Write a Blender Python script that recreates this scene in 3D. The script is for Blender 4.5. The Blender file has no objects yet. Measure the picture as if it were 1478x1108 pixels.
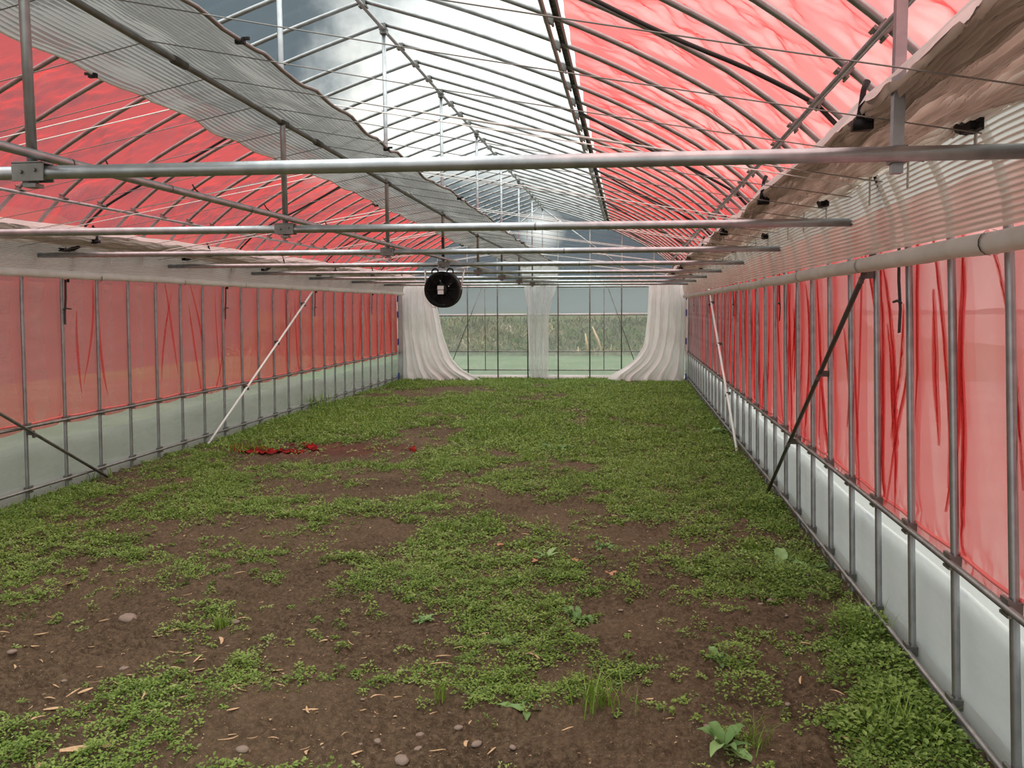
import bpy, math, random
import numpy as np
from mathutils import Matrix, Vector

random.seed(7)
RNG = np.random.default_rng(11)
SC = bpy.context.scene
COL = SC.collection

# ------------------------------------------------------------------ camera
cam_data = bpy.data.cameras.new('camera')
cam_data.sensor_width = 36.0
cam_data.lens = 1283.13 / 1478 * 36.0
cam_data.clip_end = 2000
cam = bpy.data.objects.new('camera', cam_data)
COL.objects.link(cam)
CR = Vector((0.99140529, 0.13062638, -0.00723176)).normalized()
CF = Vector((-0.13076117, 0.9876505, -0.08630179)).normalized()
CU = CR.cross(CF).normalized()
cam.matrix_world = Matrix(((CR.x, CU.x, -CF.x, 0), (CR.y, CU.y, -CF.y, 0), (CR.z, CU.z, -CF.z, 1.56), (0, 0, 0, 1)))
SC.camera = cam

# ------------------------------------------------------------------ view and light
SC.view_settings.view_transform = 'Standard'
SC.view_settings.look = 'None'
SC.view_settings.gamma = 1
SC.view_settings.use_curve_mapping = False
SC.view_settings.exposure = 0.5
SC.cycles.transparent_max_bounces = 32
SC.cycles.max_bounces = 8
SC.cycles.transmission_bounces = 6
SC.cycles.diffuse_bounces = 4

world = bpy.data.worlds.new('overcast_sky')
SC.world = world
world.use_nodes = True


class NT:
    """tiny helper to write node trees"""
    def __init__(self, tree):
        self.t = tree
        self.t.nodes.clear()

    def n(self, kind, **kw):
        nd = self.t.nodes.new(kind)
        for k, v in kw.items():
            setattr(nd, k, v)
        return nd

    def l(self, a, b):
        self.t.links.new(a, b)

    def val(self, sock, v):
        if isinstance(v, (int, float)):
            sock.default_value = v
        elif isinstance(v, (tuple, list)):
            sock.default_value = tuple(v) + ((1,) if len(v) == 3 and len(sock.default_value) == 4 else ())
        else:
            self.l(v, sock)

    def math(self, op, a, b=None, clamp=False):
        nd = self.n('ShaderNodeMath', operation=op, use_clamp=clamp)
        self.val(nd.inputs[0], a)
        if b is not None:
            self.val(nd.inputs[1], b)
        return nd.outputs[0]

    def ramp01(self, x, lo, hi):
        nd = self.n('ShaderNodeMapRange', interpolation_type='SMOOTHSTEP')
        self.val(nd.inputs[0], x)
        nd.inputs[1].default_value = lo
        nd.inputs[2].default_value = hi
        return nd.outputs[0]

    def mixc(self, fac, a, b):
        nd = self.n('ShaderNodeMix', data_type='RGBA')
        self.val(nd.inputs[0], fac)
        self.val(nd.inputs[6], a)
        self.val(nd.inputs[7], b)
        return nd.outputs[2]

    def mixs(self, fac, a, b):
        nd = self.n('ShaderNodeMixShader')
        self.val(nd.inputs[0], fac)
        self.l(a, nd.inputs[1])
        self.l(b, nd.inputs[2])
        return nd.outputs[0]

    def noise(self, vec, scale, detail=4, rough=0.55):
        nd = self.n('ShaderNodeTexNoise')
        if vec is not None:
            self.l(vec, nd.inputs['Vector'])
        nd.inputs['Scale'].default_value = scale
        nd.inputs['Detail'].default_value = detail
        nd.inputs['Roughness'].default_value = rough
        return nd.outputs['Fac']

    def shade(self, kind, color, **kw):
        nd = self.n(kind)
        self.val(nd.inputs['Color'], color)
        for k, v in kw.items():
            self.val(nd.inputs[k], v)
        return nd.outputs[0]


def build_sky():
    w = NT(world.node_tree)
    tc = w.n('ShaderNodeTexCoord')
    d = tc.outputs['Generated']
    sep = w.n('ShaderNodeSeparateXYZ')
    w.l(d, sep.inputs[0])
    x, y, z = sep.outputs
    n1 = w.noise(d, 5.0, 7, 0.58)
    n2 = w.noise(d, 2.2, 5, 0.5)
    wob = w.math('MULTIPLY', w.math('SUBTRACT', n1, 0.5), 0.42)
    left = w.ramp01(w.math('ADD', x, wob), -0.37, -0.20)
    over = w.ramp01(w.math('ADD', z, wob), 0.45, 0.75)
    left = w.math('MAXIMUM', left, over)
    low = w.ramp01(w.math('ADD', z, w.math('MULTIPLY', wob, 0.30)), 0.106, 0.162)
    right = w.ramp01(x, 0.10, 0.34)
    behind = w.ramp01(w.math('MULTIPLY', y, -1.0), -0.25, 0.2)
    hx = w.math('MULTIPLY', w.math('ADD', x, 0.098), 42.0)
    hz = w.math('MULTIPLY', w.math('SUBTRACT', z, 0.086), 44.0)
    hole = w.math('SUBTRACT', 1.25, w.math('SQRT', w.math('ADD', w.math('MULTIPLY', hx, hx), w.math('MULTIPLY', hz, hz))), clamp=True)
    low = w.math('MAXIMUM', low, w.math('MAXIMUM', right, w.math('MULTIPLY', hole, 0.7)))
    br = w.math('MULTIPLY', left, low)
    br = w.math('MAXIMUM', br, w.math('MULTIPLY', behind, 0.8))
    dark = w.mixc(n2, (0.040, 0.062, 0.080), (0.085, 0.12, 0.145))
    lite = w.mixc(w.ramp01(n1, 0.3, 0.65), (0.70, 0.76, 0.76), (1.02, 1.0, 0.93))
    c = w.mixc(br, dark, lite)
    # an overcast sky is brighter towards the zenith
    zen = w.math('ADD', 1.0, w.math('MULTIPLY', w.ramp01(z, 0.36, 0.85), 1.9))
    zv = w.n('ShaderNodeVectorMath', operation='SCALE')
    w.l(c, zv.inputs[0])
    w.l(zen, zv.inputs['Scale'])
    c = zv.outputs[0]
    bg = w.n('ShaderNodeBackground')
    w.l(c, bg.inputs['Color'])
    bg.inputs['Strength'].default_value = 1.0
    out = w.n('ShaderNodeOutputWorld')
    w.l(bg.outputs[0], out.inputs[0])


build_sky()

# ------------------------------------------------------------------ layout constants (metres)
CX = -1.842            # middle of the tunnel
HW = 3.038             # half width
XL, XR = CX - HW, CX + HW
Y0, STEP, NH = 2.5937, 0.5142, 33     # first hoop, hoop spacing, hoops
YEND = Y0 + STEP * (NH - 1)            # 19.05
YNEAR = -1.0
PROFILE = [(3.038, -0.12), (3.038, 1.0), (3.038, 1.72), (3.025, 1.93), (2.965, 2.12), (2.845, 2.29), (2.667, 2.46),
           (2.47, 2.62), (2.26, 2.765), (1.85, 2.99), (1.40, 3.195), (0.70, 3.46), (0.0, 3.685)]
ORD = ['zeroth', 'first', 'second', 'third', 'fourth', 'fifth', 'sixth', 'seventh', 'eighth', 'ninth', 'tenth', 'eleventh',
       'twelfth', 'thirteenth', 'fourteenth', 'fifteenth', 'sixteenth', 'seventeenth', 'eighteenth', 'nineteenth', 'twentieth']
ORD += ['twenty-' + ORD[i] for i in range(1, 10)] + ['thirtieth'] + ['thirty-' + ORD[i] for i in range(1, 8)]


def lean(side, z):
    """hoops stand slightly out of plumb; the foot is nearer than the ridge"""
    o = (-0.30 + 0.13 * z) if side > 0 else (-0.115 + 0.035 * z)
    return min(o, 0.0)


def prof_pts(n=60, dmin=0.0, zmin=-0.2, off=0.0):
    """smooth points of the half profile as (d, z), foot to ridge, pushed outward by off"""
    P = np.array(PROFILE)
    # Catmull-Rom
    out = []
    for i in range(len(P) - 1):
        p0, p1, p2, p3 = P[max(i - 1, 0)], P[i], P[i + 1], P[min(i + 2, len(P) - 1)]
        for t in np.linspace(0, 1, 9)[:-1]:
            out.append(0.5 * ((2 * p1) + (-p0 + p2) * t + (2 * p0 - 5 * p1 + 4 * p2 - p3) * t * t + (-p0 + 3 * p1 - 3 * p2 + p3) * t ** 3))
    out.append(P[-1])
    Q = np.array(out)
    T = np.gradient(Q, axis=0)
    T /= np.linalg.norm(T, axis=1)[:, None]
    N = np.stack([T[:, 1], -T[:, 0]], 1)
    Q = Q + N * off
    Q = Q[(Q[:, 0] >= dmin) & (Q[:, 1] >= zmin)]
    s = np.r_[0, np.cumsum(np.linalg.norm(np.diff(Q, axis=0), axis=1))]
    u = np.linspace(0, s[-1], n)
    return np.stack([np.interp(u, s, Q[:, 0]), np.interp(u, s, Q[:, 1])], 1)


def at_ground(px, py, z=0.0):
    """ground point seen at a photograph pixel"""
    v = CF * 1283.13 + CR * (px - 739) - CU * (py - 554)
    t = (z - 1.56) / v.z
    return v.x * t, v.y * t


# ------------------------------------------------------------------ noise
def _h(ix, iy, seed):
    h = (ix.astype(np.int64) * 374761393 + iy.astype(np.int64) * 668265263 + seed * 1442695041) & 0xFFFFFFFF
    h = ((h ^ (h >> 13)) * 1274126177) & 0xFFFFFFFF
    return ((h ^ (h >> 16)) & 0xFFFF) / 65535.0


def vnoise(x, y, seed=0):
    ix, iy = np.floor(x), np.floor(y)
    fx, fy = x - ix, y - iy
    fx = fx * fx * (3 - 2 * fx)
    fy = fy * fy * (3 - 2 * fy)
    a, b = _h(ix, iy, seed), _h(ix + 1, iy, seed)
    c, d = _h(ix, iy + 1, seed), _h(ix + 1, iy + 1, seed)
    return (a + (b - a) * fx) * (1 - fy) + (c + (d - c) * fx) * fy


def fbm(x, y, seed=0, octv=4, gain=0.5):
    s, amp, tot = 0, 1.0, 0
    for i in range(octv):
        s = s + amp * vnoise(x * 2 ** i, y * 2 ** i, seed + i * 17)
        tot += amp
        amp *= gain
    return s / tot


# ------------------------------------------------------------------ mesh helpers
class MB:
    """collects geometry for ONE mesh object"""
    def __init__(self):
        self.V, self.F, self.n = [], [], 0

    def add(self, V, *Fs):
        V = np.asarray(V, dtype=np.float64)
        for F in Fs:
            F = np.asarray(F, dtype=np.int64)
            if len(F):
                self.F.append(F + self.n)
        self.V.append(V)
        self.n += len(V)
        return self

    def tube(self, pts, r, n=10, caps=True):
        P = np.asarray(pts, dtype=np.float64)
        m = len(P)
        R = np.broadcast_to(np.asarray(r, dtype=np.float64), (m,))
        T = np.gradient(P, axis=0)
        T /= np.maximum(np.linalg.norm(T, axis=1), 1e-9)[:, None]
        up = np.array([0, 0, 1.0]) if abs(T[0, 2]) < 0.9 else np.array([1.0, 0, 0])
        a = up - T[0] * (up @ T[0])
        a /= np.linalg.norm(a)
        ang = np.linspace(0, 2 * math.pi, n, endpoint=False)
        V = []
        for i in range(m):
            a = a - T[i] * (a @ T[i])
            a /= max(np.linalg.norm(a), 1e-9)
            b = np.cross(T[i], a)
            V.append(P[i] + R[i] * (np.cos(ang)[:, None] * a + np.sin(ang)[:, None] * b))
        V = np.concatenate(V)
        i, j = np.meshgrid(np.arange(m - 1), np.arange(n), indexing='ij')
        q = np.stack([i * n + j, i * n + (j + 1) % n, (i + 1) * n + (j + 1) % n, (i + 1) * n + j], -1).reshape(-1, 4)
        if caps:
            V = np.concatenate([V, P[:1], P[-1:]])
            k = np.arange(n)
            t = np.concatenate([np.stack([np.full(n, m * n), (k + 1) % n, k], 1),
                                np.stack([np.full(n, m * n + 1), (m - 1) * n + k, (m - 1) * n + (k + 1) % n], 1)])
            return self.add(V, q, t)
        return self.add(V, q)

    def box(self, c, s, rot=None):
        x, y, z = [v / 2 for v in s]
        V = np.array([[-x, -y, -z], [x, -y, -z], [x, y, -z], [-x, y, -z], [-x, -y, z], [x, -y, z], [x, y, z], [-x, y, z]])
        if rot is not None:
            V = V @ np.array(rot).T
        return self.add(V + np.array(c), [[0, 3, 2, 1], [4, 5, 6, 7], [0, 1, 5, 4], [1, 2, 6, 5], [2, 3, 7, 6], [3, 0, 4, 7]])

    def grid(self, G, closed=False):
        """G: (a, b, 3) points"""
        a, b = G.shape[:2]
        i, j = np.meshgrid(np.arange(a - 1), np.arange(b if closed else b - 1), indexing='ij')
        j2 = (j + 1) % b
        q = np.stack([i * b + j, i * b + j2, (i + 1) * b + j2, (i + 1) * b + j], -1).reshape(-1, 4)
        return self.add(G.reshape(-1, 3), q)

    def build(self, name, mat, parent=None, smooth=True, loc=None, attr=None, auto=None):
        V = np.concatenate(self.V)
        me = bpy.data.meshes.new(name)
        sizes = np.concatenate([np.full(len(F), F.shape[1]) for F in self.F])
        loops = np.concatenate([F.reshape(-1) for F in self.F])
        me.vertices.add(len(V))
        me.vertices.foreach_set('co', V.astype(np.float32).ravel())
        me.loops.add(len(loops))
        me.loops.foreach_set('vertex_index', loops.astype(np.int32))
        me.polygons.add(len(sizes))
        me.polygons.foreach_set('loop_start', np.r_[0, np.cumsum(sizes)[:-1]].astype(np.int32))
        me.polygons.foreach_set('use_smooth', np.full(len(sizes), smooth, dtype=bool))
        me.update(calc_edges=True)
        me.validate()
        if attr is not None:
            at = me.attributes.new('tint', 'FLOAT', 'POINT')
            at.data.foreach_set('value', np.asarray(attr, dtype=np.float32))
        me.materials.append(mat)
        return link(name, me, parent, loc)


def link(name, me, parent=None, loc=None):
    o = bpy.data.objects.new(name, me)
    COL.objects.link(o)
    if parent is not None:
        o.parent = parent
    if loc is not None:
        o.location = loc
    return o


def tag(o, label=None, cat=None, group=None, kind=None):
    for k, v in (('label', label), ('category', cat), ('group', group), ('kind', kind)):
        if v:
            o[k] = v
    return o


def empty(name, loc, label=None, cat=None, group=None, rz=0.0):
    o = bpy.data.objects.new(name, None)
    COL.objects.link(o)
    o.empty_display_size = 0.1
    o.location = loc
    o.rotation_euler = (0, 0, rz)
    return tag(o, label, cat, group)


# ------------------------------------------------------------------ materials
def new_mat(name):
    m = bpy.data.materials.new(name)
    m.use_nodes = True
    return m, NT(m.node_tree)


def finish(m, t, sh):
    out = t.n('ShaderNodeOutputMaterial')
    t.l(sh, out.inputs['Surface'])
    return m


def principled(name, color, rough=0.5, metal=0.0, noise_scale=None, color2=None, bump=0.0, bump_scale=60, spec=0.5):
    m, t = new_mat(name)
    tc = t.n('ShaderNodeTexCoord')
    p = t.n('ShaderNodeBsdfPrincipled')
    p.inputs['Roughness'].default_value = rough
    p.inputs['Metallic'].default_value = metal
    p.inputs['Specular IOR Level'].default_value = spec
    if color2 is not None:
        f = t.ramp01(t.noise(tc.outputs['Object'], noise_scale, 5), 0.3, 0.7)
        t.l(t.mixc(f, color, color2), p.inputs['Base Color'])
    else:
        t.val(p.inputs['Base Color'], color)
    if bump:
        b = t.n('ShaderNodeBump')
        b.inputs['Strength'].default_value = bump
        b.inputs['Distance'].default_value = 0.01
        t.l(t.noise(tc.outputs['Object'], bump_scale, 4), b.inputs['Height'])
        t.l(b.outputs[0], p.inputs['Normal'])
    return finish(m, t, p.outputs[0])


def film(name, haze, tint=(0.96, 0.98, 0.98), hcol=(0.8, 0.82, 0.82), gloss=0.05, streak=0.0):
    """clear to hazy plastic film"""
    m, t = new_mat(name)
    tr = t.shade('ShaderNodeBsdfTransparent', tint)
    tl = t.shade('ShaderNodeBsdfTranslucent', hcol)
    df = t.shade('ShaderNodeBsdfDiffuse', hcol)
    hz = t.mixs(0.4, tl, df)
    fac = haze
    if streak:
        tc = t.n('ShaderNodeTexCoord')
        mp = t.n('ShaderNodeMapping')
        mp.inputs['Scale'].default_value = (1.0, 0.5, 1.6)
        mp.inputs['Rotation'].default_value = (0.5, 0, 0)
        t.l(tc.outputs['Object'], mp.inputs['Vector'])
        nz = t.ramp01(t.noise(mp.outputs[0], 2.6, 6, 0.6), 0.42, 0.72)
        fac = t.math('ADD', haze, t.math('MULTIPLY', nz, streak), clamp=True)
    s = t.mixs(fac, tr, hz)
    if gloss:
        g = t.shade('ShaderNodeBsdfGlossy', (1, 1, 1), Roughness=0.18)
        s = t.mixs(gloss, s, g)
    return finish(m, t, s)


def net(name, color, open_at_normal, hole=(1.0, 0.94, 0.93), trans=0.6):
    """woven net: the steeper one looks along it, the less open it is, as in any real mesh"""
    m, t = new_mat(name)
    g = t.n('ShaderNodeNewGeometry')
    dp = t.n('ShaderNodeVectorMath', operation='DOT_PRODUCT')
    t.l(g.outputs['Incoming'], dp.inputs[0])
    t.l(g.outputs['Normal'], dp.inputs[1])
    c = t.math('MAXIMUM', t.math('ABSOLUTE', dp.outputs['Value']), 0.12)
    op = t.math('POWER', open_at_normal, t.math('DIVIDE', 1.0, c))
    tr = t.shade('ShaderNodeBsdfTransparent', hole)
    th = t.mixs(trans, t.shade('ShaderNodeBsdfDiffuse', color), t.shade('ShaderNodeBsdfTranslucent', color))
    return finish(m, t, t.mixs(op, th, tr))


def cloth(name, color, color2, trans=0.5, hole=0.0, scale=8.0, stripes=None):
    m, t = new_mat(name)
    tc = t.n('ShaderNodeTexCoord')
    f = t.ramp01(t.noise(tc.outputs['Object'], scale, 5), 0.3, 0.7)
    col = t.mixc(f, color, color2)
    s = t.mixs(trans, t.shade('ShaderNodeBsdfDiffuse', col), t.shade('ShaderNodeBsdfTranslucent', col))
    if hole:
        tr = t.shade('ShaderNodeBsdfTransparent', (1, 1, 1))
        fac = hole
        if stripes:
            sep = t.n('ShaderNodeSeparateXYZ')
            t.l(tc.outputs['UV' if False else 'Object'], sep.inputs[0])
        s = t.mixs(fac, s, tr)
    return finish(m, t, s)


def striped_cloth(name, color, hole, trans=0.5, gap=0.24, line=0.55):
    """screen fabric of flat strips with narrow open gaps between them; 'tint' counts the strips across the cloth"""
    m, t = new_mat(name)
    a = t.n('ShaderNodeAttribute', attribute_name='tint')
    fr = t.math('FRACT', a.outputs['Fac'])
    tri = t.math('ABSOLUTE', t.math('SUBTRACT', fr, 0.5))
    gapf = t.ramp01(tri, 0.5 - gap, 0.5 - gap * 0.4)
    color = t.mixc(gapf, color, tuple(v * line for v in color))
    s = t.mixs(trans, t.shade('ShaderNodeBsdfDiffuse', color), t.shade('ShaderNodeBsdfTranslucent', color))
    tr = t.shade('ShaderNodeBsdfTransparent', (1, 1, 1))
    return finish(m, t, t.mixs(t.math('MULTIPLY', gapf, hole), s, tr))


def leaf_mat(name, stops, rough=0.45, trans=0.3):
    m, t = new_mat(name)
    a = t.n('ShaderNodeAttribute', attribute_name='tint')
    r = t.n('ShaderNodeValToRGB')
    e = r.color_ramp.elements
    while len(e) < len(stops):
        e.new(0.5)
    for i, (pos, c) in enumerate(stops):
        e[i].position = pos
        e[i].color = (*c, 1)
    t.l(a.outputs['Fac'], r.inputs[0])
    p = t.n('ShaderNodeBsdfPrincipled')
    t.l(r.outputs[0], p.inputs['Base Color'])
    p.inputs['Roughness'].default_value = rough
    p.inputs['Specular IOR Level'].default_value = 0.35
    tl = t.shade('ShaderNodeBsdfTranslucent', r.outputs[0])
    return finish(m, t, t.mixs(trans, p.outputs[0], tl))


M = {}
M['steel'] = principled('galvanised_steel', (0.46, 0.48, 0.50), 0.36, 0.9, 14, (0.34, 0.36, 0.38))
M['steel_hoop'] = principled('hoop_steel', (0.36, 0.37, 0.38), 0.38, 0.85, 12, (0.26, 0.265, 0.27))
M['steel_dull'] = principled('dull_steel', (0.27, 0.265, 0.255), 0.48, 0.85, 10, (0.18, 0.18, 0.17))
M['dark_steel'] = principled('dark_steel', (0.10, 0.095, 0.085), 0.5, 0.6)
M['white_paint'] = principled('white_pipe', (0.80, 0.80, 0.78), 0.4)
M['wire'] = principled('wire', (0.22, 0.21, 0.20), 0.5, 0.6)
M['white_cord'] = principled('white_cord', (0.85, 0.83, 0.80), 0.7)
M['black'] = principled('black_plastic', (0.010, 0.010, 0.011), 0.5, spec=0.2)
M['black_band'] = principled('black_band', (0.014, 0.013, 0.013), 0.6)
M['label_white'] = principled('label_white', (0.75, 0.75, 0.75), 0.4)
M['blue'] = principled('blue_clip', (0.03, 0.06, 0.25), 0.4)
M['clear_roof'] = film('clear_roof_film', 0.05, (0.97, 0.99, 0.99), gloss=0.04)
M['clear_side'] = film('clear_side_film', 0.68, (0.95, 0.97, 0.96), (0.66, 0.69, 0.68), gloss=0.04, streak=0.2)
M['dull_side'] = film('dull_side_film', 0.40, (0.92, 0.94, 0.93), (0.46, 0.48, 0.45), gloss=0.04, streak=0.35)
M['clear_back'] = film('clear_back_film', 0.20, (0.95, 0.98, 0.97), (0.62, 0.65, 0.64), gloss=0.04, streak=0.12)
M['low_back'] = film('low_back_film', 0.38, (0.95, 0.98, 0.97), (0.62, 0.68, 0.66), gloss=0.04, streak=0.12)
M['mist_back'] = film('misted_back_film', 0.55, (0.92, 0.94, 0.98), (0.47, 0.53, 0.57), gloss=0.04)
M['foot_film'] = film('foot_film', 0.75, (0.9, 0.9, 0.9), (0.60, 0.62, 0.60), gloss=0.05, streak=0.2)
M['apron'] = film('skirt_apron', 0.88, (0.9, 0.9, 0.9), (0.42, 0.44, 0.435), gloss=0.04, streak=0.2)
M['apron_left'] = film('left_apron', 0.55, (0.9, 0.9, 0.9), (0.36, 0.375, 0.34), gloss=0.04, streak=0.35)
M['hem_white'] = principled('white_hem', (0.82, 0.83, 0.82), 0.5)
M['red_net'] = net('red_net', (0.76, 0.092, 0.09), 0.68, (1.0, 0.80, 0.78), 0.55)
M['red_hem'] = principled('red_hem', (0.75, 0.16, 0.15), 0.6)
M['grey_screen'] = striped_cloth('grey_screen', (0.40, 0.395, 0.385), 0.10, 0.40, 0.26)
M['tan_screen'] = striped_cloth('tan_screen', (0.56, 0.495, 0.43), 0.25, 0.40, 0.28, 0.85)
M['tan_gather'] = striped_cloth('tan_gather', (0.64, 0.56, 0.48), 0.10, 0.50, 0.34, 0.36)  # strong dark lines paint the shade between the pleats into the cloth
M['white_screen'] = striped_cloth('white_screen', (0.66, 0.63, 0.59), 0.08, 0.30, 0.26)
M['drape'] = cloth('white_drape', (0.90, 0.885, 0.88), (0.84, 0.81, 0.80), 0.42, 0.03, 3.0)
M['tube_cloth'] = cloth('rolled_cloth', (0.80, 0.77, 0.73), (0.72, 0.68, 0.64), 0.25, 0.0, 6.0)
M['thin_drape'] = cloth('thin_drape', (0.82, 0.83, 0.82), (0.74, 0.75, 0.75), 0.5, 0.30, 4.0)


def soil_material():
    m, t = new_mat('soil')
    tc = t.n('ShaderNodeTexCoord')
    o = tc.outputs['Object']
    big = t.ramp01(t.noise(o, 1.1, 5), 0.35, 0.68)
    fine = t.noise(o, 42, 6, 0.7)
    c = t.mixc(big, (0.040, 0.027, 0.0155), (0.088, 0.061, 0.037))
    c = t.mixc(t.ramp01(fine, 0.35, 0.75), c, (0.145, 0.103, 0.064))
    c = t.mixc(t.ramp01(t.noise(o, 160, 3, 0.6), 0.60, 0.74), c, (0.27, 0.21, 0.14))
    # dark and reddish colour standing in for an unclear smear
    sep = t.n('ShaderNodeSeparateXYZ')
    t.l(o, sep.inputs[0])
    dx = t.math('MULTIPLY', t.math('ADD', sep.outputs[0], 3.35), 0.85)
    dy = t.math('MULTIPLY', t.math('SUBTRACT', sep.outputs[1], 9.45), 1.35)
    rr = t.math('SQRT', t.math('ADD', t.math('MULTIPLY', dx, dx), t.math('MULTIPLY', dy, dy)))
    rr = t.math('ADD', rr, t.math('MULTIPLY', t.math('SUBTRACT', t.noise(o, 3.0, 4), 0.5), 0.9))
    st = t.math('SUBTRACT', 1.0, t.ramp01(rr, 0.45, 1.0))
    c = t.mixc(t.math('MULTIPLY', st, 0.75), c, t.mixc(t.noise(o, 2.5, 3), (0.02, 0.018, 0.016), (0.16, 0.045, 0.03)))
    p = t.n('ShaderNodeBsdfPrincipled')
    t.l(c, p.inputs['Base Color'])
    p.inputs['Roughness'].default_value = 0.9
    p.inputs['Specular IOR Level'].default_value = 0.15
    b = t.n('ShaderNodeBump')
    b.inputs['Strength'].default_value = 0.9
    b.inputs['Distance'].default_value = 0.012
    t.l(t.noise(o, 55, 6, 0.65), b.inputs['Height'])
    t.l(b.outputs[0], p.inputs['Normal'])
    return finish(m, t, p.outputs[0])


M['soil'] = soil_material()
M['gravel'] = principled('pale_gravel', (0.26, 0.26, 0.24), 0.9, 0, 0.9, (0.34, 0.34, 0.32), spec=0.1)
M['verge'] = principled('weedy_verge', (0.085, 0.095, 0.06), 0.95, 0, 0.9, (0.13, 0.135, 0.095), spec=0.1)
M['field'] = principled('field_grass', (0.075, 0.125, 0.055), 0.9, 0, 0.7, (0.12, 0.16, 0.085), spec=0.1)
M['bank'] = principled('bank', (0.10, 0.085, 0.05), 0.95, 0, 1.5, (0.06, 0.095, 0.03), spec=0.1)
M['hill'] = principled('hill_forest', (0.045, 0.060, 0.058), 0.95, 0, 0.05, (0.065, 0.082, 0.075), spec=0.1)
M['weed'] = leaf_mat('weed_leaf', [(0.0, (0.045, 0.088, 0.014)), (0.4, (0.145, 0.24, 0.040)), (0.8, (0.28, 0.40, 0.09)), (1.0, (0.36, 0.40, 0.18))])
M['grass'] = leaf_mat('grass_blade', [(0.0, (0.055, 0.10, 0.018)), (0.5, (0.155, 0.265, 0.032)), (1.0, (0.28, 0.39, 0.07))])
M['broad'] = leaf_mat('broad_leaf', [(0.0, (0.11, 0.21, 0.06)), (0.5, (0.19, 0.34, 0.11)), (1.0, (0.30, 0.46, 0.18))])
M['straw'] = principled('straw', (0.58, 0.42, 0.25), 0.7, 0, 9, (0.42, 0.28, 0.16), spec=0.2)
M['litter'] = leaf_mat('litter', [(0.0, (0.10, 0.065, 0.04)), (0.5, (0.28, 0.19, 0.11)), (1.0, (0.5, 0.38, 0.24))], 0.8, 0.05)
M['dead_leaf'] = principled('dead_leaf', (0.46, 0.24, 0.14), 0.75, 0, 15, (0.34, 0.17, 0.10), spec=0.2)
M['stone'] = principled('stone', (0.30, 0.235, 0.19), 0.85, 0, 20, (0.20, 0.16, 0.13), bump=0.3, spec=0.2)
M['brush'] = leaf_mat('brush', [(0.0, (0.04, 0.06, 0.025)), (0.4, (0.08, 0.115, 0.04)), (0.65, (0.17, 0.13, 0.075)), (1.0, (0.42, 0.34, 0.20))], 0.8, 0.1)
M['red_smear'] = cloth('red_smear', (0.30, 0.022, 0.020), (0.05, 0.012, 0.011), 0.10, 0.0, 9)


# ------------------------------------------------------------------ ground
BARE = [  # bare soil patches: pixel centre on the photographed ground, half sizes in metres (across, along), weight
    (120, 900, .55, .35, 1.0), (250, 850, .55, .35, 1.0), (40, 960, .35, .25, .9), (180, 960, .35, .22, .8), (350, 770, .6, .5, 1.0),
    (470, 710, .7, .5, .9), (590, 690, .5, .5, .8), (420, 830, .35, .3, .6), (300, 1050, .35, .22, 1.0), (480, 1070, .5, .22, 1.1),
    (620, 1040, .45, .22, 1.1), (740, 1085, .4, .2, 1.0), (560, 930, .25, .25, .7), (620, 905, .22, .22, .9), (900, 1070, .25, .2, .9),
    (790, 975, .16, .13, 1.0), (1080, 775, .32, .40, .9), (1150, 900, .35, .5, 1.1), (1170, 1000, .25, .4, 1.1), (1000, 850, .25, .25, .5),
    (1060, 1000, .2, .2, .7), (640, 565, .9, .9, 1.3), (560, 570, .7, .7, .9), (420, 655, .9, .5, 1.2), (395, 638, .6, .35, .9), (560, 645, .8, .6, .8), (620, 620, .5, 1.0, .9),
    (840, 608, .18, .8, 1.1), (930, 705, .25, .25, .6), (890, 770, .3, .3, .7), (720, 715, .4, .4, .7), (810, 745, .3, .35, .6),
    (960, 785, .22, .22, .5), (530, 780, .35, .3, .5), (950, 920, .25, .2, .7), (430, 950, .3, .25, .5), (1180, 1085, .2, .15, .9), (60, 1080, .25, .15, .3)]
LUSH = [(880, 590, 1.2, 3.0, .6), (900, 640, .9, 1.6, .5), (760, 600, .8, 2.0, .35), (960, 570, .8, 3.0, .5), (100, 780, .9, .5, .6), (220, 750, .6, .5, .4),
        (380, 610, .5, 1.2, .5), (460, 590, .5, 1.5, .5), (700, 870, .35, .4, .6), (500, 1000, .3, .22, 1.0), (250, 985, .35, .2, .9), (70, 1085, .4, .2, .8),
        (180, 1060, .3, .15, .7), (870, 985, .25, .35, .9), (1290, 1000, .28, .55, 1.6), (1240, 930, .2, .3, .9), (1310, 1070, .25, .3, 1.5), (1130, 830, .4, .35, .8),
        (1060, 720, .5, .8, .7), (960, 740, .4, .5, .5), (1010, 690, .5, .7, .5), (1040, 860, .25, .2, .5), (400, 840, .35, .35, .5), (370, 730, .5, .4, .5), (700, 960, .22, .3, .8), (600, 850, .4, .4, .8), (650, 820, .4, .4, .7), (720, 900, .3, .25, .9), (760, 850, .35, .35, .7), (730, 1000, .2, .2, .7), (880, 1030, .22, .2, .7), (800, 830, .3, .3, .5), (1050, 830, .4, .25, .5)]


def blobs(x, y, L, seed):
    s = np.zeros_like(x)
    for (px, py, rx, ry, w) in L:
        cx, cy = at_ground(px, py)
        dx, dy = (x - cx) / rx, (y - cy) / ry
        s = s + w * np.exp(-(dx * dx + dy * dy) * 0.9)
    return s


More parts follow.
